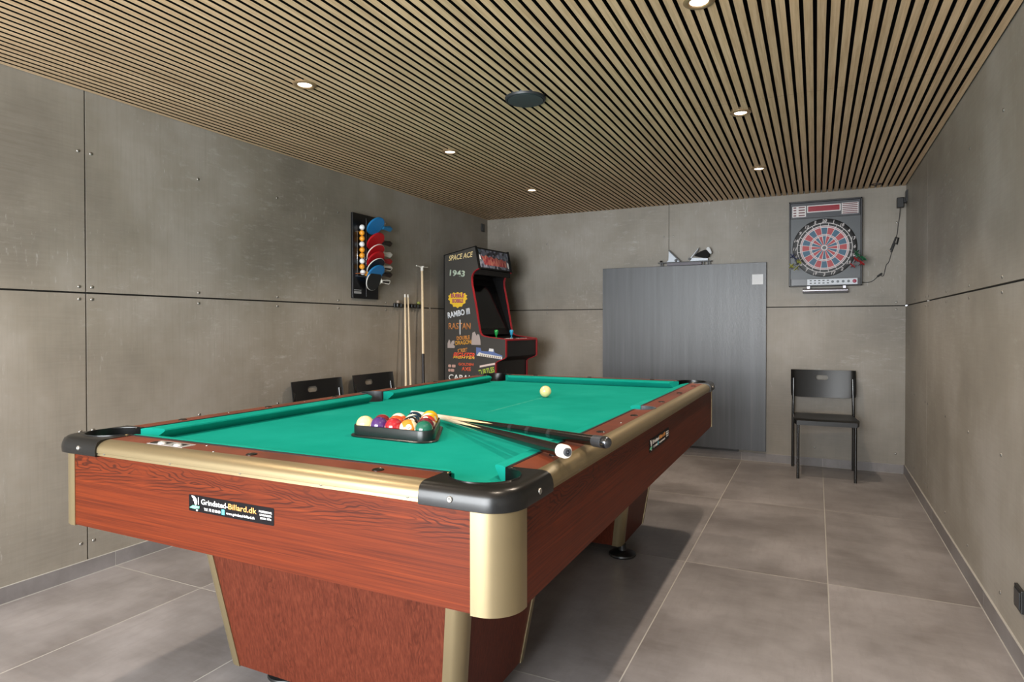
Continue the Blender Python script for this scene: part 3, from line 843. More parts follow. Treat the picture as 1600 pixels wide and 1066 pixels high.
def rackpos(row, k):
    u = 0.0574 * (k + row * 0.5); v = 0.0497 * row
    return (RX + u * math.cos(RTH) - v * math.sin(RTH), RY + u * math.sin(RTH) + v * math.cos(RTH), ZBED + rk + BR)
toCam = math.atan2(CAM.y - RY, CAM.x - RX) + PI / 2
specs = {
 (0, 0): ('#ecdd9c', None, False, 'cream ball at the front left corner of the black rack'),
 (0, 1): ('#4a2a6b', None, False, 'purple ball second from the left in the front row of the rack'),
 (0, 2): ('#a81a26', None, False, 'dark red ball in the middle of the front row of the rack'),
 (0, 3): ('#e8842a', '13', True, 'orange striped ball with a number circle in the front row of the rack'),
 (0, 4): ('#0d5f4d', None, False, 'dark green ball at the front right corner of the rack'),
 (1, 0): ('#7c1f2a', '15', True, 'maroon and cream striped ball behind the purple ball'),
 (1, 1): ('#e6501e', '5', False, 'plain orange ball behind the dark red ball'),
 (1, 2): ('#1a1a1c', '8', False, 'black ball behind the orange striped ball'),
 (1, 3): ('#6e1c2c', '7', False, 'maroon ball directly behind the dark green ball'),
 (2, 0): ('#e0631f', '13', True, 'orange banded ball in the third row behind the plain orange ball'),
 (2, 1): ('#10384f', '10', True, 'blue banded ball in the third row behind the black ball'),
 (2, 2): ('#c7372d', '11', True, 'red banded ball in the third row beside the yellow balls'),
 (3, 0): ('#10304a', '2', False, 'dark blue ball in the fourth row of the rack'),
 (3, 1): ('#eeb81f', '9', True, 'yellow banded ball in the fourth row at the right side of the rack'),
 (4, 0): ('#f2bc1c', '1', False, 'bright yellow ball at the far tip of the rack'),
}
mc = {}
for (r_, k_), (c_, num, stp, lb) in specs.items():
    if (r_, k_) == (0, 0): m = M_cream
    else: m = ball_mat('ball_%s' % lb.split(' ')[0], c_, stp)
    rot = (random.uniform(-0.9, -0.4), random.uniform(-0.8, 0.8), toCam + random.uniform(-0.7, 0.7))
    if (r_, k_) == (0, 3): rot = (-0.30, 1.25, toCam - 0.05)
    if (r_, k_) in ((0, 1), (0, 2), (0, 4), (1, 1), (1, 3)): rot = (-0.1, 0.4, toCam + 1.65)
    if (r_, k_) == (1, 2): rot = (-0.75, 0.2, toCam + 0.1)
    if (r_, k_) == (1, 0): rot = (-0.2, 0.9, toCam + 1.2)
    if (r_, k_) == (3, 1): rot = (-0.4, 0.3, toCam + 1.2)
    if (r_, k_) == (2, 0): rot = (-0.2, 0.1, toCam + 1.3)
    ball(rackpos(r_, k_), m, num, lb, rot, GB)
ball((-1.808, -2.655, ZBED + BR), M_cream, None, 'cream cue ball alone near the far end of the green cloth', (0, 0, 0), None)

# triangular rack
def offs(pts, d):
    n = len(pts); out = []
    for i in range(n):
        p0, p1, p2 = Vector(pts[i - 1]), Vector(pts[i]), Vector(pts[(i + 1) % n])
        a = (p1 - p0).normalized(); b = (p2 - p1).normalized(); na = Vector((a.y, -a.x)); nb = Vector((b.y, -b.x))
        m = (na + nb).normalized(); out.append(tuple(p1 + m * d / max(0.5, m.dot(na))))
    return out
def rack_outline(e):
    cs = [(0, 0), (0.0574 * 4, 0), (0.0574 * 2, 0.0497 * 4)]; out = []
    R = BR + e
    for i, c in enumerate(cs):
        a0 = [PI + PI / 6, -PI / 2, PI / 6][i] if False else [-PI * 7 / 6, -PI / 2, PI / 6][i]
        a1 = a0 + 2 * PI / 3
        for k in range(9):
            a = a0 + (a1 - a0) * k / 8; out.append((c[0] + R * math.cos(a), c[1] + R * math.sin(a)))
    return out
rt = empty('ball_rack', (RX, RY, ZBED), RTH); tag(rt, 'black triangular ball rack full of balls on the green cloth', 'rack')
M_rackm = mat('rack_plastic', '#141c1c', 0.3, spec=0.5)
bm = bmesh.new()
prof = [(0.0, 0.0015), (0.015, 0.0), (0.0165, 0.003), (0.014, 0.006), (0.0065, 0.0068), (0.0062, 0.034), (0.005, 0.0365), (0.0025, 0.0365), (0.0022, 0.006), (0.0, 0.0055)]
lv = [[bm.verts.new((x, y, z)) for x, y in rack_outline(e)] for e, z in prof]
for a, b in zip(lv, lv[1:]):
    for i in range(len(a)): bm.faces.new((a[i], a[(i + 1) % len(a)], b[(i + 1) % len(a)], b[i]))
new('rack_frame', bm, M_rackm, rt, True, auto=35)
bm = bmesh.new(); prism(bm, rack_outline(0.001), lambda u, v, d: (u, v, d), 0.002, rk); new('rack_base', bm, M_rackm, rt)
# gold printed ornament on the right side
c0 = Vector((0.0574 * 4, 0, 0)); c1 = Vector((0.0574 * 2, 0.0497 * 4, 0)); dr = (c1 - c0).normalized(); nr = Vector((dr.y, -dr.x, 0))
bm = bmesh.new()
for k in range(9):
    s = 0.012 + k * 0.017
    for (a, b, z0, z1) in ((s, s + 0.003, 0.012, 0.026), (s, s + 0.013, 0.012, 0.0135), (s + 0.006, s + 0.0085, 0.016, 0.030)):
        vs = [bm.verts.new(c0 + dr * q + nr * (BR + 0.0071) + Vector((0, 0, z))) for q, z in ((a, z0), (b, z0), (b, z1), (a, z1))]; bm.faces.new(vs)
new('gold_print', bm, mat('gold_print', '#c9ae6a', 0.4, 0.6), rt)

# cues: axis along local +Z from tip (0) to butt
def cue_mat(name, shaft, pts_col, tpt, depth, n=4, butt='#1a1512', t2=None):
    m = mat(name, shaft, 0.25, spec=0.4, coat=0.3); t = NT(m); g = t.geo(); X = t.xyz(g)
    ang = t.math('ARCTAN2', X[1], X[0]); f = t.math('FRACT', t.math('MULTIPLY', t.math('ADD', ang, 10.0), n / (2 * PI)))
    saw = t.math('ABSOLUTE', t.math('MULTIPLY_ADD', f, 2.0, -1.0))
    edge = t.math('MULTIPLY_ADD', saw, depth, tpt)
    isb = t.math('GREATER_THAN', X[2], edge)
    sh = t.ramp(t.math('MULTIPLY', X[2], 1.0), [(0.0, '#efe9df'), (0.35, '#eadcc4'), (0.5, shaft), (1.0, shaft)])
    col = t.mix(isb, sh, srgb(butt)); t.l(col, t.b.inputs['Base Color']); return m
M_wht = mat('cue_white', '#eeeae4', 0.35); M_rub = mat('cue_rubber', '#3c4046', 0.35); M_met = mat('cue_metal', '#8d9298', 0.2, 0.9)
M_tipm = mat('cue_tip_blue', '#8fc4d6', 0.8)
def place_axis(o, a, b):
    a = Vector(a); b = Vector(b); o.location = a; o.rotation_euler = (b - a).to_track_quat('Z', 'Y').to_euler()
def table_cue(name, tip, butt, m, label, style):
    L = (Vector(butt) - Vector(tip)).length
    o = empty(name, tip); place_axis(o, tip, butt); tag(o, label, 'cue')
    rt_, rb = 0.0065, 0.0148
    if style == 1:
        Le = L - 0.012
        bm = bmesh.new(); lathe(bm, [(0, 0.012), (rt_, 0.012), (0.0085, L * 0.45), (0.0128, L * 0.72), (rb, Le), (0, Le)], 28); new('cue_shaft', bm, m, o, True, auto=50)
        bm = bmesh.new(); lathe(bm, [(rb * 0.9, Le - 0.022), (rb + 0.0012, Le - 0.02), (rb + 0.0012, Le + 0.004), (rb - 0.001, Le + 0.008), (0.0095, Le + 0.0085), (0, Le + 0.0085)], 28); new('butt_ring', bm, M_wht, o, True, auto=40)
        bm = bmesh.new(); lathe(bm, [(0.0098, Le + 0.006), (0.0098, Le + 0.013), (0.0085, Le + 0.015), (0.005, Le + 0.015), (0.0045, Le + 0.011), (0.003, Le + 0.013), (0, Le + 0.0155)], 24); new('bumper', bm, M_rub, o, True, auto=40)
    else:
        Le = L - 0.010
        bm = bmesh.new(); lathe(bm, [(0, 0.012), (rt_, 0.012), (0.0085, L * 0.45), (0.0125, L * 0.72), (rb - 0.0008, Le - 0.04), (0, Le - 0.04)], 28); new('cue_shaft', bm, m, o, True, auto=50)
        bm = bmesh.new(); lathe(bm, [(rb - 0.002, Le - 0.046), (rb + 0.0004, Le - 0.045), (rb + 0.0004, Le - 0.012), (rb - 0.002, Le - 0.010)], 28); new('butt_sleeve', bm, mat('sleeve_grey', '#4c4f54', 0.35, 0.5), o, True, auto=40)
        bm = bmesh.new(); lathe(bm, [(rb - 0.002, Le - 0.013), (rb + 0.0006, Le - 0.010), (rb + 0.0004, Le - 0.002), (rb - 0.002, Le + 0.005), (rb - 0.007, Le + 0.0095), (0, Le + 0.0115)], 28); new('butt_cap', bm, mat('cap_dark_metal', '#5a5d62', 0.15, 0.9), o, True, auto=60)
        for q in (0.62, 0.70, 0.79):
            bm = bmesh.new()
            for e in (0, 0.006, 0.012):
                z = L * q + e; rr = {0.62: 0.0111, 0.70: 0.0123, 0.79: 0.0129}[q]; lathe(bm, [(rr - 0.001, z - 0.001), (rr + 0.0006, z - 0.001), (rr + 0.0006, z + 0.001), (rr - 0.001, z + 0.001)], 24)
            new('silver_ring', bm, M_met, o, True, auto=30)
    bm = bmesh.new(); lathe(bm, [(0, 0.0), (0.005, 0.0005), (rt_, 0.004), (rt_, 0.0125), (0, 0.0125)], 20); new('cue_tip', bm, M_tipm, o, True, auto=50)
    return o
def px2(x, y, z):
    d = fwd + rgt * ((x - 800) / 984.6) - upv * ((y - 533 + 14.27) / 984.6); t = (z - CAM.z) / d.z; return CAM + d * t
c2tip = px2(643, 644, ZBED + 0.0075); c2butt = px2(952, 692.5, 0.822)
c1butt = px2(887, 707, 0.823); c1tip = px2(668, 647.5, ZBED + 0.0075)
table_cue('pool_cue', c1tip, c1butt, cue_mat('cue_ebony_points', '#e7cfa0', None, 0.33, 0.27, 4, '#120e0c'), 'black butted pool cue with a white end ring lying across the near right rail', 1)
table_cue('pool_cue', c2tip, c2butt, cue_mat('cue_black_points', '#e7cfa0', None, 0.41, 0.22, 4, '#100d0c'), 'black pool cue with silver rings and a round metal end cap on the right rail', 2)

# ------------------------------------------------------------------ chairs
M_chair = mat('chair_plastic', '#121212', 0.36, spec=0.5); M_tube = mat('chair_tube', '#141414', 0.22, 0.1, spec=0.7, coat=0.5)
def boolean_diff(o, cutter):
    md = o.modifiers.new('b', 'BOOLEAN'); md.object = cutter; md.operation = 'DIFFERENCE'; md.solver = 'EXACT'
    dg = bpy.context.evaluated_depsgraph_get(); me = bpy.data.meshes.new_from_object(o.evaluated_get(dg))
    o.modifiers.clear(); o.data = me; bpy.data.objects.remove(cutter)
def make_chair():
    """front = local -y, origin at floor centre; width .45"""
    r = empty('stacking_chair', (0, 0, 0))
    # backrest: curved panel with a hand slot
    bm = bmesh.new(); nx, nz = 28, 10; w, z0, z1 = 0.452, 0.566, 0.768
    def bp(i, j, side):
        u = -1 + 2 * i / nx; s = j / nz
        x = u * w / 2; zz = z0 + (z1 - z0) * s
        if s < 0.15: x *= (0.985 + 0.015 * s / 0.15)
        zz += -0.012 * (1 - abs(u) ** 6) * (1 - s) + 0.004 * (u * u - 1) * s
        y = 0.205 + 0.035 * (1 - u * u) + 0.030 * s - 0.022 + (0.007 if side else 0)
        y -= 0.014 * max(0, abs(u) - 0.92) / 0.08
        return (x, y, zz)
    G = [[[bm.verts.new(bp(i, j, s)) for j in range(nz + 1)] for i in range(nx + 1)] for s in (0, 1)]
    for i in range(nx):
        for j in range(nz):
            bm.faces.new((G[0][i][j], G[0][i + 1][j], G[0][i + 1][j + 1], G[0][i][j + 1])); bm.faces.new((G[1][i][j], G[1][i][j + 1], G[1][i + 1][j + 1], G[1][i + 1][j]))
    for i in range(nx):
        for j in (0, nz): bm.faces.new((G[0][i][j], G[0][i + 1][j], G[1][i + 1][j], G[1][i][j]))
    for j in range(nz):
        for i in (0, nx): bm.faces.new((G[0][i][j], G[0][i][j + 1], G[1][i][j + 1], G[1][i][j]))
    bo = new('backrest', bm, M_chair, r, True, auto=40)
    cb = bmesh.new(); prism(cb, rrect(0.090, 0.038, 0.0185, 6, -0.004, 0.706), lambda u, v, d: (u, d, v), 0.1, 0.4); co = new('cut', cb, M_chair)
    bo.parent = None; boolean_diff(bo, co); bo.parent = r
    bo.data.set_sharp_from_angle(angle=math.radians(40))
    # seat
    bm = bmesh.new(); nx, ny = 16, 14
    def spt(i, j, top):
        u = -1 + 2 * i / nx; s = j / ny
        hwid = 0.215 - 0.02 * s + (-0.02 * (max(0, 0.12 - s) / 0.12) ** 2); x = u * hwid; y = -0.225 + 0.42 * s
        z = 0.437 - 0.010 * (1 - u * u) * math.sin(PI * min(1, s * 1.1)) - 0.012 * max(0, (0.14 - s) / 0.14) ** 2 - 0.006 * s
        if not top: z -= 0.010 + 0.022 * (1 if j <= 0 or i in (0, nx) else 0)
        return (x, y, z)
    G = [[[bm.verts.new(spt(i, j, s)) for j in range(ny + 1)] for i in range(nx + 1)] for s in (0, 1)]
    for i in range(nx):
        for j in range(ny):
            bm.faces.new((G[1][i][j], G[1][i + 1][j], G[1][i + 1][j + 1], G[1][i][j + 1])); bm.faces.new((G[0][i][j], G[0][i][j + 1], G[0][i + 1][j + 1], G[0][i + 1][j]))
    for i in range(nx):
        for j in (0, ny): bm.faces.new((G[0][i][j], G[0][i + 1][j], G[1][i + 1][j], G[1][i][j]))
    for j in range(ny):
        for i in (0, nx): bm.faces.new((G[0][i][j], G[0][i][j + 1], G[1][i][j + 1], G[1][i][j]))
    new('seat', bm, M_chair, r, True, auto=40)
    for sx in (-1, 1):
        bm = bmesh.new(); tube(bm, [(sx * 0.185, -0.205, 0.0), (sx * 0.185, -0.203, 0.414)], 0.0105, 12); new('leg', bm, M_tube, r, True, auto=50)
        bm = bmesh.new(); tube(bm, smoothpath([(sx * 0.212, 0.215, 0.0), (sx * 0.211, 0.198, 0.25), (sx * 0.210, 0.186, 0.44), (sx * 0.207, 0.192, 0.60), (sx * 0.206, 0.203, 0.70)], 5), 0.0105, 12); new('leg', bm, M_tube, r, True, auto=50)
    bm = bmesh.new(); tube(bm, [(-0.185, -0.195, 0.404), (0.185, -0.195, 0.404)], 0.009, 8); tube(bm, [(-0.207, 0.185, 0.415), (0.207, 0.185, 0.415)], 0.009, 8)
    for sx in (-1, 1): tube(bm, [(sx * 0.187, -0.20, 0.404), (sx * 0.207, 0.187, 0.415)], 0.009, 8)
    new('seat_frame', bm, M_tube, r, True, auto=50)
    return r
ch = make_chair(); ch.location = (-0.545, -0.285, 0); ch.rotation_euler = (0, 0, math.radians(3))
tag(ch, 'black stacking chair alone against the back wall below the dartboard', 'chair')
GC = None
c2 = copy_tree(ch); c2.location = (-3.29, -2.425, 0); c2.rotation_euler = (0, 0, PI / 2)
tag(c2, 'black chair at the left wall, farther from the wall cues of the two', 'chair', GC)
c3 = copy_tree(ch); c3.location = (-3.29, -1.855, 0); c3.rotation_euler = (0, 0, PI / 2)
tag(c3, 'black chair at the left wall, next to the wall cues', 'chair', GC)

# ------------------------------------------------------------------ table tennis half leaning flat on the back wall
M_board = mat('tennis_board', '#4a4d51', 0.33, 0.0, spec=0.6); _t = NT(M_board); _g = _t.geo()
_n = _t.noise(_t.mp(_g, (14, 1, 0.5)), 1.5, 4, 0.6); _n2 = _t.noise(_t.mp(_g, (90, 1, 170)), 1.0, 2, 0.6)
_t.l(_t.ramp(_n, [(0.3, '#34373b'), (0.55, '#43464b'), (0.8, '#565a60')]), _t.b.inputs['Base Color'])
_t.l(_t.math('MULTIPLY_ADD', _n2, 0.25, 0.26), _t.b.inputs['Roughness']); _t.bump(_n2, 0.12, 0.001)
tt = empty('table_tennis_board', (0, 0, 0)); tag(tt, 'dark grey table tennis board standing upright against the back wall', 'table tennis board')
bm = bmesh.new(); box(bm, -2.344, -0.968, -0.034, -0.012, 0.087, 1.628, bev=0.0015); new('playing_surface', bm, M_board, tt)
bm = bmesh.new()
for (a, b, c_, d_) in ((-2.344, -0.968, 1.600, 1.6285), (-2.344, -0.968, 0.0865, 0.115)): box(bm, a, b, -0.0125, -0.0005, c_, d_)
for (a, b) in ((-2.344, -2.32), (-0.992, -0.9675)): box(bm, a, b, -0.0125, -0.0005, 0.087, 1.628)
new('edge_frame', bm, mat('frame_steel', '#2c2d2f', 0.4, 0.5), tt)
bm = bmesh.new(); box(bm, -1.95, -1.178, -0.030, -0.003, 0.070, 0.0875, bev=0.001); 

new('lower_bracket', bm, M_black, tt)
bm = bmesh.new(); box(bm, -1.076, -0.992, -0.0348, -0.0338, 1.449, 1.531); new('sticker', bm, mat('paper_sticker', '#d9dadc', 0.5), tt)['label'] = 'pale square sticker'

# net set lying on the top edge
ns = empty('net_clamp_set', (-1.615, -0.03, 1.628)); tag(ns, 'folded net posts with a black net resting on top of the table tennis board', 'net set')
M_zinc = mat('zinc_plate', '#7d8186', 0.4, 0.8); M_dk = mat('dark_rail', '#191a1c', 0.4)
bm = bmesh.new(); box(bm, -0.228, 0.222, -0.022, 0.008, 0.024, 0.032, bev=0.001); new('base_rail', bm, M_dk, ns)
bm = bmesh.new(); box(bm, -0.15, 0.14, -0.018, 0.004, 0.002, 0.024); new('under_rail', bm, mat('violet_grey_rail', '#5e5a64', 0.5), ns)
for xx in (-0.205, -0.190, 0.155, 0.190, 0.205):
    bm = bmesh.new(); box(bm, xx - 0.004, xx + 0.004, -0.012, 0.0, 0.0, 0.026); new('bolt', bm, M_dk, ns)
def plate(pts, y0, y1, m, nm):
    bm = bmesh.new(); prism(bm, pts, lambda u, v, d: (u, d, v), y0, y1); return new(nm, bm, m, ns)
plate([(-0.139, 0.134), (-0.132, 0.137), (-0.032, 0.036), (-0.040, 0.033)], -0.020, -0.004, M_dk, 'clamp_arm')
plate([(-0.136, 0.128), (-0.138, 0.050), (-0.155, 0.034), (-0.045, 0.034)], -0.010, -0.006, M_zinc, 'clamp_plate')
plate([(0.116, 0.142), (0.122, 0.145), (0.095, 0.085), (0.088, 0.088)], -0.020, -0.004, M_dk, 'clamp_arm')
plate([(0.112, 0.138), (0.118, 0.14), (0.045, 0.045), (0.036, 0.045)], -0.018, -0.006, M_zinc, 'clamp_plate')
plate([(0.045, 0.034), (0.062, 0.062), (0.19, 0.052), (0.19, 0.034)], -0.012, -0.006, M_zinc, 'clamp_plate')
for (xx, zz) in ((-0.073, 0.045), (0.042, 0.052)):
    bm = bmesh.new(); lathe(bm, [(0, -0.006), (0.010, -0.006), (0.012, 0), (0.010, 0.006), (0, 0.006)], 14, M=Matrix.Translation((xx, -0.02, zz)) @ Matrix.Rotation(PI / 2, 4, 'X')); new('clamp_knob', bm, M_dk, ns, True, auto=40)
bm = bmesh.new(); prism(bm, [(0.080, 0.075), (0.10, 0.096), (0.135, 0.105), (0.172, 0.125), (0.195, 0.112), (0.208, 0.075), (0.20, 0.060), (0.17, 0.055)], lambda u, v, d: (u, d, v), -0.034, 0.012)
bmesh.ops.bevel(bm, geom=bm.edges[:], offset=0.005, segments=2, affect='EDGES'); new('net_roll', bm, mat('net_black', '#0c0c0d', 0.9), ns, True, auto=50)
bm = bmesh.new(); prism(bm, [(0.178, 0.128), (0.193, 0.146), (0.208, 0.138), (0.226, 0.094), (0.214, 0.083)], lambda u, v, d: (u, d, v), -0.037, 0.014)
bmesh.ops.bevel(bm, geom=bm.edges[:], offset=0.004, segments=2, affect='EDGES'); new('net_tape', bm, mat('tape_white', '#cfd2d6', 0.6), ns, True, auto=50)
bm = bmesh.new(); lathe(bm, [(0, 0), (0.012, 0.001), (0.009, 0.007), (0, 0.010)], 14, M=Matrix.Translation((-0.203, -0.008, 0.040))); tube(bm, [(-0.203, -0.008, 0.030), (-0.203, -0.008, 0.042)], 0.004, 8); new('wing_nut', bm, M_dk, ns, True, auto=40)

# ------------------------------------------------------------------ electronic dartboard
DX, DZ = -0.548, 1.718
db = empty('dartboard', (DX, 0, DZ)); tag(db, 'electronic dartboard with red and blue segments on the back wall', 'dartboard')
M_dh = mat('dart_housing', '#17171a', 0.4); M_dg = mat('dart_grey_face', '#484b4e', 0.4, 0.2); M_dpan = mat('dart_panel', '#3b3e44', 0.3)
M_dred = mat('display_red', '#8c1026', 0.25, spec=0.6); M_dw = mat('dart_white', '#cdc8c8', 0.5); M_dblue = mat('segment_blue', '#2f5a74', 0.5); M_dr = mat('segment_red', '#a63a40', 0.5); M_dk2 = mat('segment_black', '#0c0b0d', 0.5); M_pink = mat('segment_pink', '#a4868e', 0.5); M_pink2 = mat('segment_darkred', '#5a2327', 0.5)
x0, x1, z0, z1 = -0.252, 0.258, -0.298, 0.372
bm = bmesh.new(); box(bm, x0, x1, -0.052, -0.0005, z0, z1, bev=0.004)
for (a, b, c_, d_) in ((x0, x0 + 0.012, z0, z1), (x1 - 0.012, x1, z0, z1), (x0, x1, z1 - 0.012, z1), (x0, x1, z0, z0 + 0.008)): box(bm, a, b, -0.064, -0.05, c_, d_, bev=0.002)
new('housing', bm, M_dh, db)
bm = bmesh.new(); box(bm, x0 + 0.012, x1 - 0.012, -0.0545, -0.0515, z0 + 0.06, 0.235); new('face', bm, M_dg, db)
bm = bmesh.new(); box(bm, x0 + 0.013, x1 - 0.013, -0.060, -0.0515, 0.238, z1 - 0.013, bev=0.002); pn = new('display_panel', bm, M_dpan, db)
def frect(name, a, b, c_, d_, y, m, parent, th=0.0012):
    bm = bmesh.new(); box(bm, a, b, y - th, y, c_, d_); return new(name, bm, m, parent)
# frame of the display
sh = 0.0
frect('display_border', -0.122, 0.112, 0.280, 0.335, -0.0601, M_dw, pn); frect('score_display', -0.115, 0.104, 0.287, 0.328, -0.0614, M_dred, pn)
bm = bmesh.new()
def grid_bm(a, b, c_, d_, rows, cols, colw=None):
    pass
gb = bmesh.new(); box(gb, -0.228, -0.130, -0.0613, -0.0601, 0.250, 0.335, mi=0)
for r_ in range(4):
    zc = 0.325 - r_ * 0.0208
    box(gb, -0.220, -0.199, -0.0620, -0.0612, zc - 0.005, zc + 0.004, mi=1); box(gb, -0.183, -0.138, -0.0620, -0.0612, zc - 0.005, zc + 0.004, mi=1)
new('left_scoreboard', gb, [M_dw, M_pink2], pn)
gb = bmesh.new(); box(gb, 0.118, 0.232, -0.0613, -0.0601, 0.252, 0.338, mi=0)
for r_ in range(6):
    zc = 0.331 - r_ * 0.0143; box(gb, 0.124, 0.227, -0.0620, -0.0612, zc - 0.0042, zc + 0.0030, mi=1)
new('right_scoreboard', gb, [M_dw, M_pink2], pn)
# target
def sector(bm, r0, r1, a0, a1, y, mi, n=3):
    A = []; B = []
    for k in range(n + 1):
        a = a0 + (a1 - a0) * k / n; A.append(bm.verts.new((r0 * math.sin(a), y, r0 * math.cos(a)))); B.append(bm.verts.new((r1 * math.sin(a), y, r1 * math.cos(a))))
    for k in range(n): bm.faces.new((A[k], A[k + 1], B[k + 1], B[k])).material_index = mi
bm = bmesh.new(); lathe(bm, [(0, 0), (0.226, 0), (0.226, 0.008), (0.222, 0.010), (0.192, 0.010), (0, 0.010)], 64, M=Matrix.Translation((0, -0.052, 0)) @ Matrix.Rotation(PI / 2, 4, 'X'))
ring = new('number_ring', bm, M_dk2, db, True, auto=35)
bm = bmesh.new(); lathe(bm, [(0, 0.0), (0.194, 0.0), (0.194, 0.003), (0, 0.003)], 64, M=Matrix.Translation((0, -0.0610, 0)) @ Matrix.Rotation(PI / 2, 4, 'X')); 
tg = new('target', bm, M_dw, db)
bm = bmesh.new(); da = PI / 10
for i in range(20):
    ac = i * da; g_ = 0.0016
    blue = (i % 2 == 0)
    def sec(r0, r1, mi): 
        gg = g_ / ((r0 + r1) / 2); sector(bm, r0, r1, ac - da / 2 + gg, ac + da / 2 - gg, -0.0646, mi)
    sec(0.1725, 0.1895, 2); sec(0.1605, 0.1680, 3); sec(0.1055, 0.1560, 0 if blue else 1); sec(0.094, 0.1015, 3); sec(0.022, 0.0895, 0 if blue else 1)
lathe(bm, [(0, 0.0), (0.0145, 0.0)], 24, mi=4, M=Matrix.Translation((0, -0.0647, 0)) @ Matrix.Rotation(PI / 2, 4, 'X'))
new('segments', bm, [M_dblue, M_dr, M_dk2, M_pink, M_dg], tg)
for i, s in enumerate(['20', '1', '18', '4', '13', '6', '10', '15', '2', '17', '3', '19', '7', '16', '8', '11', '14', '9', '12', '5']):
    a = i * da; r = 0.2085; hh = 0.025
    M = Matrix.Translation((r * math.sin(a), -0.0632, r * math.cos(a) - hh / 2)) @ Matrix.Rotation(PI / 2, 4, 'X')
    text('numeral', s, M, M_dw, ring, height=hh, bold=0.03, shear=0.25, align='CENTER', extrude=0.0003)
# lower control strip
frect('speaker_grille', x0 + 0.020, x0 + 0.130, z0 + 0.010, z0 + 0.058, -0.0522, M_dpan, db, 0.004)
cs = frect('button_strip', x0 + 0.132, x1 - 0.030, z0 + 0.010, z0 + 0.056, -0.0522, mat('strip_white', '#c9ced6', 0.4), db, 0.004)
for r_ in range(2):
    for k in range(5): frect('small_button', x0 + 0.150 + k * 0.030, x0 + 0.165 + k * 0.030, z0 + 0.021 + r_ * 0.020, z0 + 0.028 + r_ * 0.020, -0.0562, M_dk2, cs, 0.002)
for k in range(5):
    bm = bmesh.new(); rr = 0.0095 if k < 4 else 0.014; lathe(bm, [(rr, 0), (rr, 0.003), (rr * 0.8, 0.005), (0, 0.005)], 18, M=Matrix.Translation((x0 + 0.310 + k * 0.0365 + (0.004 if k == 4 else 0), -0.0562, z0 + 0.034)) @ Matrix.Rotation(PI / 2, 4, 'X'))
    new('round_button', bm, mat('button_grey', '#5f676c', 0.4) if k < 4 else mat('button_red', '#a34156', 0.4), cs, True, auto=40)
# storage tray below
bm = bmesh.new(); lathe(bm, [(0, 0), (0.0165, 0), (0.0165, 0.315), (0, 0.315)], 20, M=Matrix.Translation((-0.152, -0.055, -0.331)) @ Matrix.Rotation(PI / 2, 4, 'Y'))
for xx in (-0.12, 0.13): box(bm, xx, xx + 0.02, -0.06, -0.004, -0.325, -0.296)
new('lower_tray', bm, mat('tray_silver', '#a7a5ac', 0.25, 0.7), db, True, auto=40)
bm = bmesh.new(); box(bm, -0.150, 0.165, -0.060, -0.010, -0.352, -0.345, bev=0.001); new('tray_lip', bm, M_dh, db)
# darts stuck in the holders
def make_dart(col):
    r = empty('dart', (0, 0, 0)); m = mat('flight', col, 0.5)
    bm = bmesh.new(); lathe(bm, [(0, 0.0), (0.0012, 0.003), (0.0012, 0.022), (0.0034, 0.024), (0.0036, 0.060), (0.002, 0.064)], 10); new('barrel', bm, M_met, r, True, auto=50)
    bm = bmesh.new(); tube(bm, [(0, 0, 0.062), (0, 0, 0.105)], 0.0019, 8); new('stem', bm, m, r)
    bm = bmesh.new()
    for k in range(4):
        a = k * PI / 2 + PI / 4; c_, s_ = math.cos(a), math.sin(a)
        pts = [(0.001, 0.080), (0.010, 0.086), (0.022, 0.098), (0.0235, 0.122), (0.017, 0.130), (0.001, 0.132)]
        prism(bm, pts, lambda u, v, d: (u * c_ - d * s_, u * s_ + d * c_, v), -0.0007, 0.0007)
    new('flight', bm, m, r)
    return r
dp = {'blue': ('#1e2f6e', [(-0.777, 1.652, 'upper'), (-0.757, 1.632, 'lower')]),
      'yellow': ('#b9bb50', [(-0.752, 1.600, 'upper'), (-0.779, 1.563, 'left'), (-0.733, 1.560, 'right')]),
      'green': ('#1d7a4c', [(-0.318, 1.655, 'upper'), (-0.338, 1.632, 'left'), (-0.308, 1.612, 'lower right')]),
      'red': ('#b3161a', [(-0.348, 1.598, 'upper'), (-0.368, 1.562, 'lower left'), (-0.318, 1.575, 'right')])}
for cname, (col, ps) in dp.items():
    base = None
    for i, (x, z, wh) in enumerate(ps):
        d = make_dart(col) if base is None else copy_tree(base)
        base = base or d
        d.location = (x, -0.050, z - 0.006); d.rotation_euler = (PI / 2 + random.uniform(-0.22, 0.02), 0, random.uniform(-0.15, 0.25))
        tag(d, '%s flighted dart, %s of its colour at the %s of the dartboard' % (cname, wh, 'left edge' if x < -0.5 else 'right edge'), 'dart', 'darts parked on the dartboard')

# adapter and cable
cb = empty('power_adapter', (-0.040, -0.035, 2.030)); tag(cb, 'black power adapter with a thin cable hanging down to the dartboard', 'power adapter')
bm = bmesh.new(); box(bm, -0.025, 0.020, -0.025, 0.015, -0.040, 0.035, bev=0.004); new('adapter_body', bm, M_black, cb)
bm = bmesh.new(); box(bm, 0.019, 0.031, -0.020, 0.012, -0.004, 0.034, bev=0.002); new('plug', bm, M_black, cb)
cpts = [(-0.291, -0.020, 1.446), (-0.265, -0.007, 1.443), (-0.230, -0.006, 1.446), (-0.205, -0.006, 1.462), (-0.172, -0.006, 1.494), (-0.145, -0.006, 1.492), (-0.128, -0.006, 1.57), (-0.112, -0.006, 1.590), (-0.096, -0.006, 1.65), (-0.088, -0.006, 1.70), (-0.078, -0.006, 1.745), (-0.058, -0.006, 1.80), (-0.052, -0.008, 1.87), (-0.044, -0.016, 1.93), (-0.042, -0.035, 1.992)]
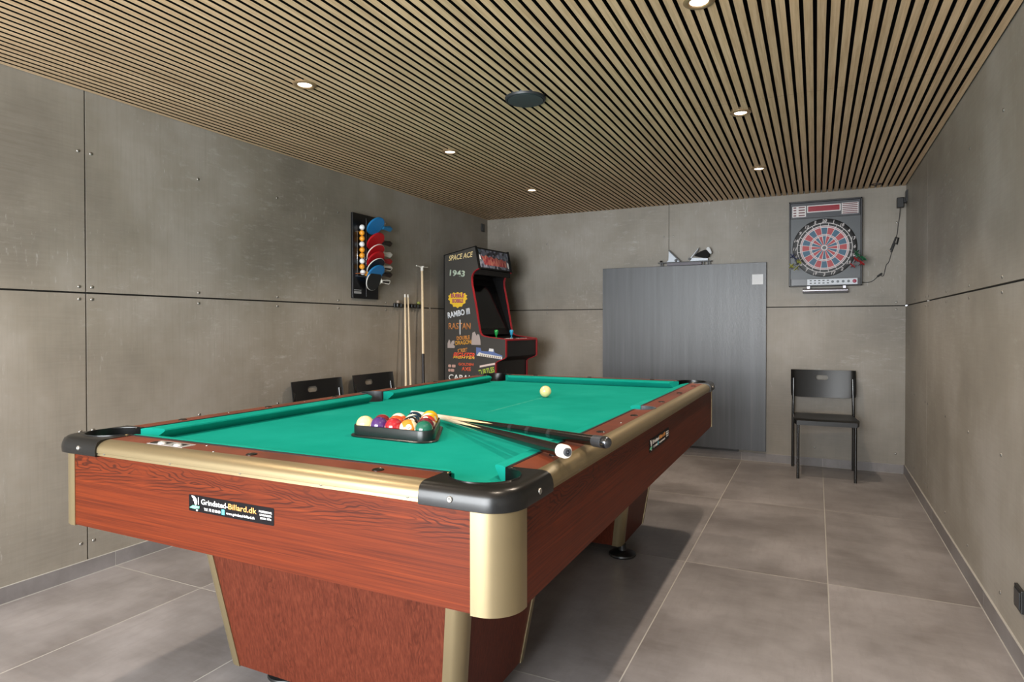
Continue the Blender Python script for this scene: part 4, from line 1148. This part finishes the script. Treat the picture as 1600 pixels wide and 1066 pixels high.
bm = bmesh.new(); tube(bm, smoothpath(cpts, 5), 0.0024, 8); cbl = new('cable', bm, M_black, cb, True)
cbl.location = (0.040, 0.035, -2.030)
bm = bmesh.new(); tube(bm, [(-0.186, -0.008, 1.484), (-0.155, -0.008, 1.508)], 0.0072, 10); o = new('ferrite', bm, M_black, cb, True, auto=40, loc=(0.040, 0.035, -2.030))
bm = bmesh.new(); tube(bm, [(-0.096, -0.011, 1.665), (-0.085, -0.013, 1.700), (-0.072, -0.012, 1.735), (-0.060, -0.011, 1.722), (-0.050, -0.011, 1.770), (-0.066, -0.012, 1.775), (-0.078, -0.012, 1.740), (-0.100, -0.011, 1.680)], 0.0062, 10); new('cable_bundle', bm, M_black, cb, True, auto=40, loc=(0.040, 0.035, -2.030))

# ------------------------------------------------------------------ table tennis bat rack on the left wall
br = empty('bat_rack', (-RW, -1.90, 1.61)); br.rotation_euler = (0, 0, PI / 2)     # local x -> +Y world, local -y -> +X (room)
tag(br, 'black wall rack for table tennis bats and balls on the left wall', 'bat rack')
# local x: from y world -2.042 (-0.142) to -1.756 (+0.144); local z -0.302..0.300
M_rb = mat('rack_board', '#0e0e10', 0.3, spec=0.5); M_wirem = mat('rack_wire', '#b8bcc4', 0.25, 0.9)
bm = bmesh.new(); box(bm, -0.142, 0.144, -0.018, -0.0005, -0.302, 0.300, bev=0.002); new('back_board', bm, M_rb, br)
bm = bmesh.new(); tube(bm, [(0.002, -0.020, -0.285), (0.002, -0.020, 0.275)], 0.0030, 8); new('bat_rail', bm, M_wirem, br, True)
for xx in (-0.108, -0.028):
    bm = bmesh.new(); tube(bm, [(xx, -0.030, -0.150), (xx, -0.030, 0.175)], 0.0018, 8); new('ball_wire', bm, M_wirem, br, True)
bm = bmesh.new()
for zz in (0.17, 0.0, -0.145): box(bm, -0.112, -0.025, -0.0205, -0.0175, zz - 0.002, zz + 0.002)
for xx in (-0.108, -0.028):
    for zz in (0.17, 0.0, -0.145): tube(bm, [(xx, -0.018, zz), (xx, -0.031, zz)], 0.0018, 6)
new('ball_bracket', bm, M_wirem, br)
bm = bmesh.new(); tube(bm, [(-0.112, -0.066, -0.128), (-0.024, -0.066, -0.128)], 0.0020, 6); tube(bm, [(-0.112, -0.018, -0.128), (-0.112, -0.066, -0.128)], 0.002, 6); tube(bm, [(-0.024, -0.018, -0.128), (-0.024, -0.066, -0.128)], 0.002, 6); new('ball_stop', bm, mat('stop_orange', '#b25a18', 0.4), br)
bm = bmesh.new(); box(bm, -0.128, -0.052, -0.0190, -0.0179, -0.268, -0.252); box(bm, -0.128, -0.052, -0.0190, -0.0179, -0.246, -0.240); new('printed_label', bm, mat('label_grey', '#8f9194', 0.6), br)
# bats hang sideways: handle along +Y world, blade tilted out of the wall
def make_bat(face, rim, handle, hcol2):
    r = empty('table_tennis_bat', (0, 0, 0))
    def outline(s):
        pts = []
        for k in range(28):
            a = -PI + 0.62 + (2 * PI - 1.24) * k / 27 + PI
            pts.append((0.075 * s * math.cos(a), 0.075 * s * math.sin(a)))
        # blade is a disc flattened to a neck on +x
        out = []
        for k in range(33):
            a = 0.42 + (2 * PI - 0.84) * k / 32
            out.append((0.078 * s * math.cos(a), 0.074 * s * math.sin(a)))
        out += [(0.083 * s, -0.018), (0.088, -0.013), (0.088, 0.013), (0.083 * s, 0.018)]
        return out
    bm = bmesh.new(); prism(bm, outline(1.0), lambda u, v, d: (u, v, d), -0.003, 0.003); new('blade', bm, rim, r)
    for sgn in (-1, 1):
        bm = bmesh.new(); a, b = sorted((sgn * 0.003, sgn * 0.0058)); o = outline(0.965)[:33]
        o = [p for p in o if p[0] < 0.070] ; prism(bm, o, lambda u, v, d: (u, v, d), a, b); new('rubber', bm, face, r)
    bm = bmesh.new()
    prism(bm, [(0.078, -0.012), (0.12, -0.0125), (0.165, -0.015), (0.178, -0.0165), (0.180, 0), (0.178, 0.0165), (0.165, 0.015), (0.12, 0.0125), (0.078, 0.012)], lambda u, v, d: (u, v, d), -0.011, 0.011)
    bmesh.ops.bevel(bm, geom=[e for e in bm.edges if e.calc_length() > 0.018], offset=0.004, segments=2, affect='EDGES')
    new('handle', bm, handle, r, True, auto=40)
    if hcol2:
        bm = bmesh.new(); prism(bm, [(0.092, -0.006), (0.17, -0.008), (0.17, 0.008), (0.092, 0.006)], lambda u, v, d: (u, v, d), -0.0115, 0.0115); new('handle_inlay', bm, hcol2, r)
    return r
B_blue = mat('rubber_blue', '#1e78b8', 0.5); B_red = mat('rubber_red', '#b5121c', 0.5); B_navy = mat('rubber_navy', '#17202e', 0.5); B_blk = mat('rubber_black', '#1d2022', 0.5)
B_wr = mat('bat_white', '#d9d7d0', 0.5); B_bh = mat('bat_blue', '#1a6f9e', 0.4); B_rh = mat('bat_red', '#a0121c', 0.4); B_dk = mat('bat_dark', '#1a1413', 0.4)
bats = [(B_blue, B_bh, B_bh, None, 'blue bat with a blue handle, topmost on the wall rack', 1.832),
        (B_red, B_rh, B_dk, None, 'red bat with a dark handle, second from the top on the wall rack', 1.722),
        (B_red, B_wr, B_wr, None, 'red bat with a pale rim and white handle, third from the top on the rack', 1.640),
        (B_red, B_rh, B_rh, None, 'red bat with a red handle, in the middle of the bats on the rack', 1.590),
        (B_navy, B_wr, B_wr, B_dk, 'navy bat with white rim, third from the bottom on the rack', 1.540),
        (B_blue, B_bh, B_dk, None, 'blue bat with a dark handle, second from the bottom on the rack', 1.492),
        (B_blk, B_wr, B_wr, B_dk, 'black bat with white rim, lowest on the wall rack', 1.440)]
for i, (f, rm, hh, h2, lb, zz) in enumerate(bats):
    b = make_bat(f, rm, hh, h2)
    tilt = math.radians(50 if i < 6 else 72)
    # local x -> world +Y, local y -> outwards+up
    yv = Vector((math.cos(tilt), 0, math.sin(tilt)))                       # upper edge leans into the room
    xv = Vector((0, 1, 0)); zv = xv.cross(yv)
    M = Matrix((xv, yv, zv)).transposed().to_4x4(); M.translation = Vector((-RW + 0.020 + 0.078 * math.cos(tilt) + (0.014 if i < 6 else 0.022), -1.872, zz))
    b.matrix_world = M
    tag(b, lb, 'table tennis bat', 'table tennis bats')
# balls in the column
M_bw = mat('ping_white', '#dfe0e0', 0.4); M_bo = mat('ping_orange', '#e59a2a', 0.4)
seq = 'WOOWOOWOW'
place = ['topmost', 'second', 'third', 'fourth', 'fifth', 'sixth', 'seventh', 'eighth', 'lowest']
for i, s in enumerate(seq):
    o = sphere(0.0195, M_bw if s == 'W' else M_bo, 'table_tennis_ball', 20, 12)
    o.location = (-RW + 0.0395, -1.966 - 0.002 * (i % 2) + (0.006 if i == 8 else 0), 1.812 - 0.0398 * i)
    tag(o, '%s table tennis ball, %s from the top of the ball column on the bat rack' % ('white' if s == 'W' else 'orange', place[i]) if i not in (0, 8) else 'white table tennis ball, %s of the ball column on the bat rack' % place[i], 'ball', 'table tennis balls')
o = sphere(0.0195, M_bo, 'table_tennis_ball', 20, 12); o.location = (-RW + 0.0395, -1.918, 1.489)
tag(o, 'orange table tennis ball to the right of the bottom of the ball column', 'ball', 'table tennis balls')

# ------------------------------------------------------------------ cue holder and wall cues
chd = empty('cue_holder', (-RW, -1.36, 1.273)); chd.rotation_euler = (0, 0, PI / 2); tag(chd, 'black clip rail holding cues on the left wall beside the arcade machine', 'cue holder')
for (a, b) in ((-0.192, -0.100), (0.000, 0.172)):
    bm = bmesh.new(); box(bm, a, b, -0.016, -0.0005, -0.017, 0.017, bev=0.003); new('rail', bm, M_black, chd)
    n = 2 if a < -0.1 else 4
    for k in range(n):
        xx = a + (b - a) * (k + 0.5) / n; bm = bmesh.new()
        lathe(bm, [(0.009, -0.011), (0.014, -0.010), (0.014, 0.010), (0.009, 0.011)], 16, M=Matrix.Translation((xx, -0.026, 0))); new('clip', bm, M_black, chd, True, auto=40)
for xx in (-0.078, -0.040, 0.168):
    bm = bmesh.new(); box(bm, xx - 0.012, xx + 0.012, -0.024, -0.0005, -0.012, 0.012, bev=0.003); new('clip', bm, M_black, chd)
for (xx, zz, c_) in ((-0.150, 0.030, '#9a8a7c'), (0.128, 0.028, '#9aa050')):
    bm = bmesh.new(); box(bm, xx - 0.010, xx + 0.010, -0.028, -0.008, 0.0172, 0.0372, bev=0.002)
    q = new('chalk_cube', bm, mat('chalk', c_, 0.9)); q.matrix_world = Matrix.Translation((-RW, -1.36, 1.273)) @ Matrix.Rotation(PI / 2, 4, 'Z')
    tag(q, 'small %s chalk cube on the %s end of the wall cue holder' % ('brownish' if xx < 0 else 'greenish', 'left' if xx < 0 else 'right'), 'chalk')
M_maple = mat('maple', '#d9c19c', 0.35, coat=0.3); M_tipw = mat('ferrule', '#ebe7de', 0.4)
def wall_cue(top, foot, label, rb=0.0145, rt_=0.0062, split=0.42):
    L = (Vector(foot) - Vector(top)).length; o = empty('wall_cue', top); place_axis(o, top, foot); tag(o, label, 'cue')
    bm = bmesh.new(); lathe(bm, [(0, 0.025), (rt_, 0.025), (0.0085, L * 0.5), (rb * 0.8, L * (1 - split) + 0.05), (0, L * (1 - split) + 0.05)], 16); new('cue_shaft', bm, M_maple, o, True, auto=50)
    bm = bmesh.new(); lathe(bm, [(0, L * (1 - split) + 0.05), (rb * 0.8, L * (1 - split) + 0.05), (rb, L - 0.01), (rb * 0.8, L), (0, L)], 16); new('cue_butt', bm, B_dk, o, True, auto=50)
    bm = bmesh.new(); lathe(bm, [(0, 0.0), (0.005, 0.001), (rt_, 0.003), (rt_, 0.026), (0, 0.026)], 16); new('cue_tip', bm, M_tipw, o, True, auto=50)
    return o
wx = -RW + 0.036
wall_cue((wx, -1.447, 1.362), (-RW + 0.10, -1.520, 0.0), 'left one of the two slim wooden cues standing in the wall holder')
wall_cue((wx, -1.407, 1.362), (-RW + 0.10, -1.440, 0.0), 'right one of the two slim wooden cues standing in the wall holder')
# bridge rest
L0 = Vector((-RW + 0.038, -1.212, 1.592)); L1 = Vector((-RW + 0.09, -1.262, 0.0)); L = (L1 - L0).length
o = empty('bridge_rest', L0); place_axis(o, L0, L1); tag(o, 'long wooden cue rest with a white cross head leaning on the left wall', 'cue rest')
ks = (1.592 - 0.887) / 1.592 * L
bm = bmesh.new(); lathe(bm, [(0, 0.0), (0.0095, 0.0), (0.0105, ks), (0, ks)], 16); new('pole', bm, M_maple, o, True, auto=50)
bm = bmesh.new(); lathe(bm, [(0, ks), (0.0118, ks), (0.0135, L - 0.003), (0, L - 0.003)], 16); new('grip', bm, B_dk, o, True, auto=50)
bm = bmesh.new(); tube(bm, [(0, 0.0, 0.0), (0, 0, 0.03)], 0.012, 12)
hd = new('ferrule', bm, M_tipw, o, True, auto=50)
bm = bmesh.new(); inv = o.matrix_basis.to_3x3().inverted()
for sgn in (-1, 1): tube(bm, [inv @ Vector((0, 0, 0.004)), inv @ Vector((0.0, sgn * 0.082, 0.006))], 0.005, 8)
tube(bm, [inv @ Vector((-0.02, 0, 0.004)), inv @ Vector((0.02, 0, 0.004))], 0.006, 8)
new('cross_head', bm, M_tipw, o, True, auto=50)

# ------------------------------------------------------------------ arcade machine
AX, AY, ATH, AWd = -3.472, -0.921, -0.092, 0.530
am = empty('arcade_machine', (AX, AY, 0), ATH)      # local x = front direction (u), local y = across (v)
tag(am, 'tall black arcade machine with red edging and logo stickers in the back left corner', 'arcade machine')
M_as = mat('arcade_side', '#3c3935', 0.5); M_ak = mat('arcade_black', '#070607', 0.5, spec=0.25); M_red = mat('red_edging', '#9c1a24', 0.35); M_scr = mat('screen_glass', '#020203', 0.12, spec=0.3)
curve = [(0.360, 1.589), (0.335, 1.580), (0.310, 1.566), (0.293, 1.545), (0.283, 1.518), (0.282, 1.485), (0.286, 1.455), (0.298, 1.400), (0.325, 1.275), (0.352, 1.130), (0.362, 1.080), (0.370, 1.052), (0.385, 1.035), (0.410, 1.027), (0.450, 1.020), (0.612, 1.003), (0.616, 0.990), (0.616, 0.862), (0.606, 0.850), (0.535, 0.822), (0.518, 0.806), (0.518, 0.0)]
profA = [(0.0, 0.0), (0.0, 1.717), (0.322, 1.774)] + curve
for v0, v1 in ((0.0, 0.018), (AWd - 0.018, AWd)):
    bm = bmesh.new(); prism(bm, profA, lambda u, v, d: (u, d, v), v0, v1); sd_ = new('side_panel', bm, M_as if v0 == 0 else M_ak, am)
    bm = bmesh.new()
    # T-molding: thin red band over the front edge, from below the marquee down
    pts = curve; e = 0.004; half = 0.0105; mid = (v0 + v1) / 2; rows = []
    for i, p in enumerate(pts):
        a = Vector(pts[max(i - 1, 0)]); b = Vector(pts[min(i + 1, len(pts) - 1)]); t = (b - a).normalized(); n = Vector((-t.y, t.x))
        if n.x < 0 and i < 4: pass
        n = Vector((-t.y, t.x)); P_ = Vector(p)
        out = P_ + n * e; inn = P_ - n * 0.0015
        rows.append([bm.verts.new((q.x, mid + w_, q.y)) for q, w_ in ((inn, -half), (out, -half), (out, half), (inn, half))])
    for a, b in zip(rows, rows[1:]):
        for k in range(4): bm.faces.new((a[k], a[(k + 1) % 4], b[(k + 1) % 4], b[k]))
    bm.faces.new(rows[0]); bm.faces.new(rows[-1][::-1])
    new('edge_moulding', bm, M_red, sd_, False)
    # black edging on back and top
    bm = bmesh.new(); pe = [(0.0, 0.0), (0.0, 1.717), (0.322, 1.774), (0.360, 1.589)]
    for a, b in zip(pe, pe[1:]):
        a = Vector(a); b = Vector(b); t = (b - a).normalized(); n = Vector((-t.y, t.x))
        q = [a + n * 0.003 - t * 0.003, b + n * 0.003 + t * 0.003, b - n * 0.005, a - n * 0.005]
        prism(bm, [(p.x, p.y) for p in q], lambda u, v, d: (u, d, v), mid - half, mid + half)
    new('black_edging', bm, M_ak, sd_)
va, vb = 0.0185, AWd - 0.0185
def across(name, pts, m, parent=am, a=va, b=vb):
    bm = bmesh.new(); prism(bm, pts, lambda u, v, d: (u, d, v), a, b); return new(name, bm, m, parent)
across('back_panel', [(0.004, 0.0), (0.018, 0.0), (0.018, 1.712), (0.004, 1.710)], M_ak)
across('top_panel', [(0.004, 1.700), (0.320, 1.722), (0.320, 1.770), (0.004, 1.714)], M_ak)
across('bezel', [(0.160, 1.52), (0.175, 1.52), (0.350, 1.04), (0.335, 1.04)], M_ak)
across('marquee_base', [(0.12, 1.560), (0.352, 1.540), (0.352, 1.584), (0.12, 1.540)], M_ak)
across('speaker_panel', [(0.150, 1.50), (0.155, 1.575), (0.165, 1.575), (0.165, 1.50)], M_ak)
# screen
bm = bmesh.new(); d_ = Vector((0.175, -0.48)).normalized(); n_ = Vector((0.48, 0.175)).normalized()
def scr(s, h): return (0.175 + d_.x * s + n_.x * h, 1.52 + d_.y * s + n_.y * h)
pp = [scr(0.06, 0.001), scr(0.46, 0.001), scr(0.46, 0.003), scr(0.06, 0.003)]
prism(bm, pp, lambda u, v, d: (u, d, v), va + 0.05, vb - 0.05); new('screen', bm, M_scr, am)
# marquee
mq = across('marquee', [(0.306, 1.768), (0.322, 1.770), (0.357, 1.590), (0.341, 1.588)], M_ak)
mo = Vector((0.3235, 0, 1.765)); md = Vector((0.0345, 0, -0.175)).normalized(); mn = Vector((0.175, 0, 0.0345)).normalized()
def mqp(y, s, h=0.0006): p = mo + md * s + mn * h; return (p.x, y, p.z)
def mshape(pts, m, name, h=0.0006):
    bm = bmesh.new(); a = [bm.verts.new(mqp(y, s, h)) for y, s in pts]; b = [bm.verts.new(mqp(y, s, h - 0.0008)) for y, s in pts]
    bm.faces.new(a); bm.faces.new(b[::-1])
    for i in range(len(a)): bm.faces.new((a[i], a[(i + 1) % len(a)], b[(i + 1) % len(a)], b[i]))
    return new(name, bm, m, mq)
M_mq = mat('marquee_print', '#55565e', 0.4); _t = NT(M_mq); _g = _t.geo()
_vn = _t.t.nodes.new('ShaderNodeTexVoronoi'); _vn.inputs['Scale'].default_value = 38; _t.l(_g, _vn.inputs['Vector'])
_t.l(_t.ramp(_vn.outputs['Color'], [(0.15, '#14141a'), (0.35, '#3d4052'), (0.55, '#5d6274'), (0.7, '#8b8da0'), (0.85, '#2d4a55'), (1.0, '#b3b3bd')]), _t.b.inputs['Base Color'])
mshape([(va + 0.012, 0.008), (vb - 0.012, 0.008), (vb - 0.012, 0.165), (va + 0.012, 0.165)], M_mq, 'marquee_art', 0.0008)
M_mr = mat('marquee_red', '#a0383c', 0.5); _t = NT(M_mr); _g = _t.geo(); _vn = _t.t.nodes.new('ShaderNodeTexVoronoi'); _vn.inputs['Scale'].default_value = 55; _t.l(_t.mp(_g, (1, 1.4, 0.5)), _vn.inputs['Vector'])
_t.l(_t.ramp(_vn.outputs['Color'], [(0.2, '#8a2a3a'), (0.5, '#ab4a4c'), (0.8, '#c4806e')]), _t.b.inputs['Base Color'])
jag = [(0.06, 0.062)] + [(0.06 + 0.040 * k, 0.050 + (0.018 if k % 2 else 0.0) + 0.002 * k) for k in range(1, 10)] + [(0.455, 0.075), (0.450, 0.140), (0.10, 0.140), (0.085, 0.105)]
mshape(jag, M_mr, 'marquee_banner', 0.0016)
mshape([(0.035, 0.055), (0.05, 0.07), (0.055, 0.10), (0.035, 0.095)], M_white, 'marquee_mark', 0.002); mshape([(0.465, 0.09), (0.49, 0.10), (0.485, 0.15), (0.47, 0.145)], M_white, 'marquee_mark', 0.002)
# control panel
cp = across('control_panel', [(0.365, 1.020), (0.605, 0.996), (0.605, 0.982), (0.365, 1.006)], M_ak)
across('control_front', [(0.598, 0.862), (0.612, 0.862), (0.612, 0.996), (0.598, 0.996)], mat('arcade_dark_front', '#1b1a1c', 0.45))
across('control_edge', [(0.596, 0.994), (0.616, 0.991), (0.616, 1.004), (0.596, 1.007)], M_red)
across('control_bottom', [(0.510, 0.818), (0.598, 0.856), (0.598, 0.866), (0.510, 0.828)], M_ak)
lf = across('coin_door_panel', [(0.500, 0.0), (0.512, 0.0), (0.512, 0.822), (0.500, 0.822)], mat('arcade_lower', '#1a1617', 0.4))
bm = bmesh.new(); box(bm, 0.512, 0.516, 0.19, 0.34, 0.36, 0.62, bev=0.001); new('coin_door', bm, M_ak, am)
bm = bmesh.new(); lathe(bm, [(0.009, 0), (0.009, 0.004), (0.005, 0.006), (0, 0.006)], 14, M=Matrix.Translation((0.5115, 0.175, 0.740)) @ Matrix.Rotation(PI / 2, 4, 'Y')); new('lock', bm, M_dk, lf, True)
def joystick(u, v, col):
    bm = bmesh.new(); z = 1.020 - 0.1 * (u - 0.365)
    lathe(bm, [(0.016, 0), (0.014, 0.003), (0.005, 0.005), (0.005, 0.020), (0.011, 0.024), (0.0125, 0.034), (0.017, 0.052), (0.0175, 0.060), (0.012, 0.068), (0, 0.070)], 18)
    o = new('joystick', bm, mat('stick', col, 0.3, spec=0.6), cp, True, auto=60, loc=(u, v, z))
    o.rotation_euler = (0, 0.0, 0)
joystick(0.455, 0.115, '#1f9a45'); joystick(0.47, 0.335, '#38a0c8')
for (u, v) in [(0.555, 0.055 + 0.030 * k) for k in range(6)] + [(0.56, 0.27 + 0.032 * k) for k in range(6)]:
    bm = bmesh.new(); lathe(bm, [(0.010, -0.002), (0.010, 0.004), (0.007, 0.007), (0, 0.007)], 14); new('button', bm, M_white, cp, True, auto=40, loc=(u, v, 1.020 - 0.1 * (u - 0.365)))
# stickers on the side facing the camera (v = 0 side; text runs along +u)
side = [c for c in am.children if c.name.startswith('side_panel')][0]
def stick(s, u, z, h, w, col, bold=0.01, shear=0.0, up=(0, 0, 1), dirv=(1, 0, 0), lift=0.0006, align='LEFT', name='sticker_lettering'):
    M = frame3((u, -lift, z), dirv, up); m = mat('sticker_print', col, 0.55)
    return text(name, s, M, m, side, height=h, width=w, bold=bold, shear=shear, extrude=0.0003, align=align)
def sshape(pts, col, lift=0.0004, name='sticker'):
    bm = bmesh.new(); prism(bm, pts, lambda u, v, d: (u, d, v), -lift, 0.0002); return new(name, bm, mat('sticker_shape', col, 0.55), side)
stick('SPACE ACE', 0.048, 1.664, 0.046, 0.255, '#dcc48c', 0.02, 0.35, dirv=(1, 0, 0.09), lift=0.0006)
stick('1943', 0.056, 1.538, 0.054, 0.158, '#a9b8a6', 0.035, 0.0, dirv=(1, 0, -0.10))
burst = []
for k in range(28):
    a = 2 * PI * k / 28; rr = 1.0 if k % 2 else 0.86; burst.append((0.141 + 0.103 * rr * math.cos(a), 1.343 + 0.068 * rr * math.sin(a) + 0.012 * math.cos(2 * a)))
sshape(burst, '#e2b62c')
stick('BUBBLE', 0.073, 1.352, 0.034, 0.135, '#93285e', 0.035, lift=0.0010); stick('BOBBLE', 0.087, 1.308, 0.034, 0.112, '#93285e', 0.035, lift=0.0010)
stick('RAMBO III', 0.040, 1.176, 0.052, 0.232, '#cdd2d8', 0.035, dirv=(1, 0, 0.16))
stick('RASTAN', 0.046, 1.084, 0.054, 0.228, '#b0713a', 0.02, dirv=(1, 0, 0.0)); sshape([(0.160, 1.165), (0.172, 1.165), (0.172, 1.045), (0.166, 1.035), (0.160, 1.045)], '#b8b6b4', 0.0012)
stick('DOUBLE', 0.132, 0.990, 0.034, 0.135, '#c8802c', 0.03, dirv=(1, 0, 0.08)); stick('DRAGON', 0.118, 0.948, 0.036, 0.165, '#c8902c', 0.03, dirv=(1, 0, 0.08))
sshape([(0.035, 0.925), (0.035, 0.965), (0.05, 0.998), (0.062, 0.985), (0.065, 0.955), (0.082, 0.985), (0.105, 0.99), (0.108, 0.965), (0.095, 0.955), (0.112, 0.940), (0.108, 0.925)], '#a89a94')
sshape([(0.282, 0.955), (0.284, 1.00), (0.292, 1.055), (0.315, 1.065), (0.335, 1.03), (0.342, 1.045), (0.360, 1.04), (0.372, 0.99), (0.374, 0.955)], '#a89a94')
stick('STREET', 0.140, 0.885, 0.030, 0.105, '#d08a3a', 0.02, 0.2, dirv=(1, 0, 0.14)); stick('FIGHTER', 0.090, 0.838, 0.050, 0.225, '#d4472c', 0.035, 0.3, dirv=(1, 0, 0.0)); stick('FIGHTER', 0.092, 0.836, 0.020, 0.222, '#e8c848', 0.01, 0.3, dirv=(1, 0, 0.0), lift=0.0012)
sshape([(0.330, 0.870), (0.330, 0.935), (0.375, 0.930), (0.380, 0.905), (0.45, 0.902), (0.455, 0.918), (0.505, 0.918), (0.51, 0.895), (0.585, 0.872), (0.585, 0.838)], '#5c6f9e')
sshape([(0.335, 0.866), (0.36, 0.895), (0.39, 0.886), (0.582, 0.862), (0.582, 0.842)], '#d8d3c8', 0.0008); sshape([(0.455, 0.905), (0.46, 0.928), (0.50, 0.924), (0.50, 0.902)], '#e2e0dc', 0.0008)
for k in range(11): sshape([(0.372 + 0.019 * k, 0.864 - 0.0018 * k), (0.380 + 0.019 * k, 0.863 - 0.0018 * k), (0.380 + 0.019 * k, 0.877 - 0.0018 * k), (0.372 + 0.019 * k, 0.878 - 0.0018 * k)], '#7a5f4c', 0.0011)
for (u, z, w_) in ((0.042, 0.772, 0.030), (0.080, 0.772, 0.038), (0.042, 0.735, 0.024), (0.070, 0.735, 0.034)): sshape(rrect(w_, 0.024, 0.007, 3, u + w_ / 2, z), '#bc9487')
stick('GOLDEN', 0.148, 0.778, 0.024, 0.155, '#c9502f', 0.04); stick('AXE', 0.180, 0.735, 0.032, 0.095, '#c9502f', 0.04)
sshape([(0.365, 0.768), (0.365, 0.784), (0.515, 0.812), (0.515, 0.796)], '#d9c3bb')
stick('TURTLES', 0.358, 0.700, 0.046, 0.158, '#9fb63e', 0.03, dirv=(1, 0, 0.22))
stick('CABAL', 0.045, 0.650, 0.050, 0.245, '#e4e2de', 0.015)
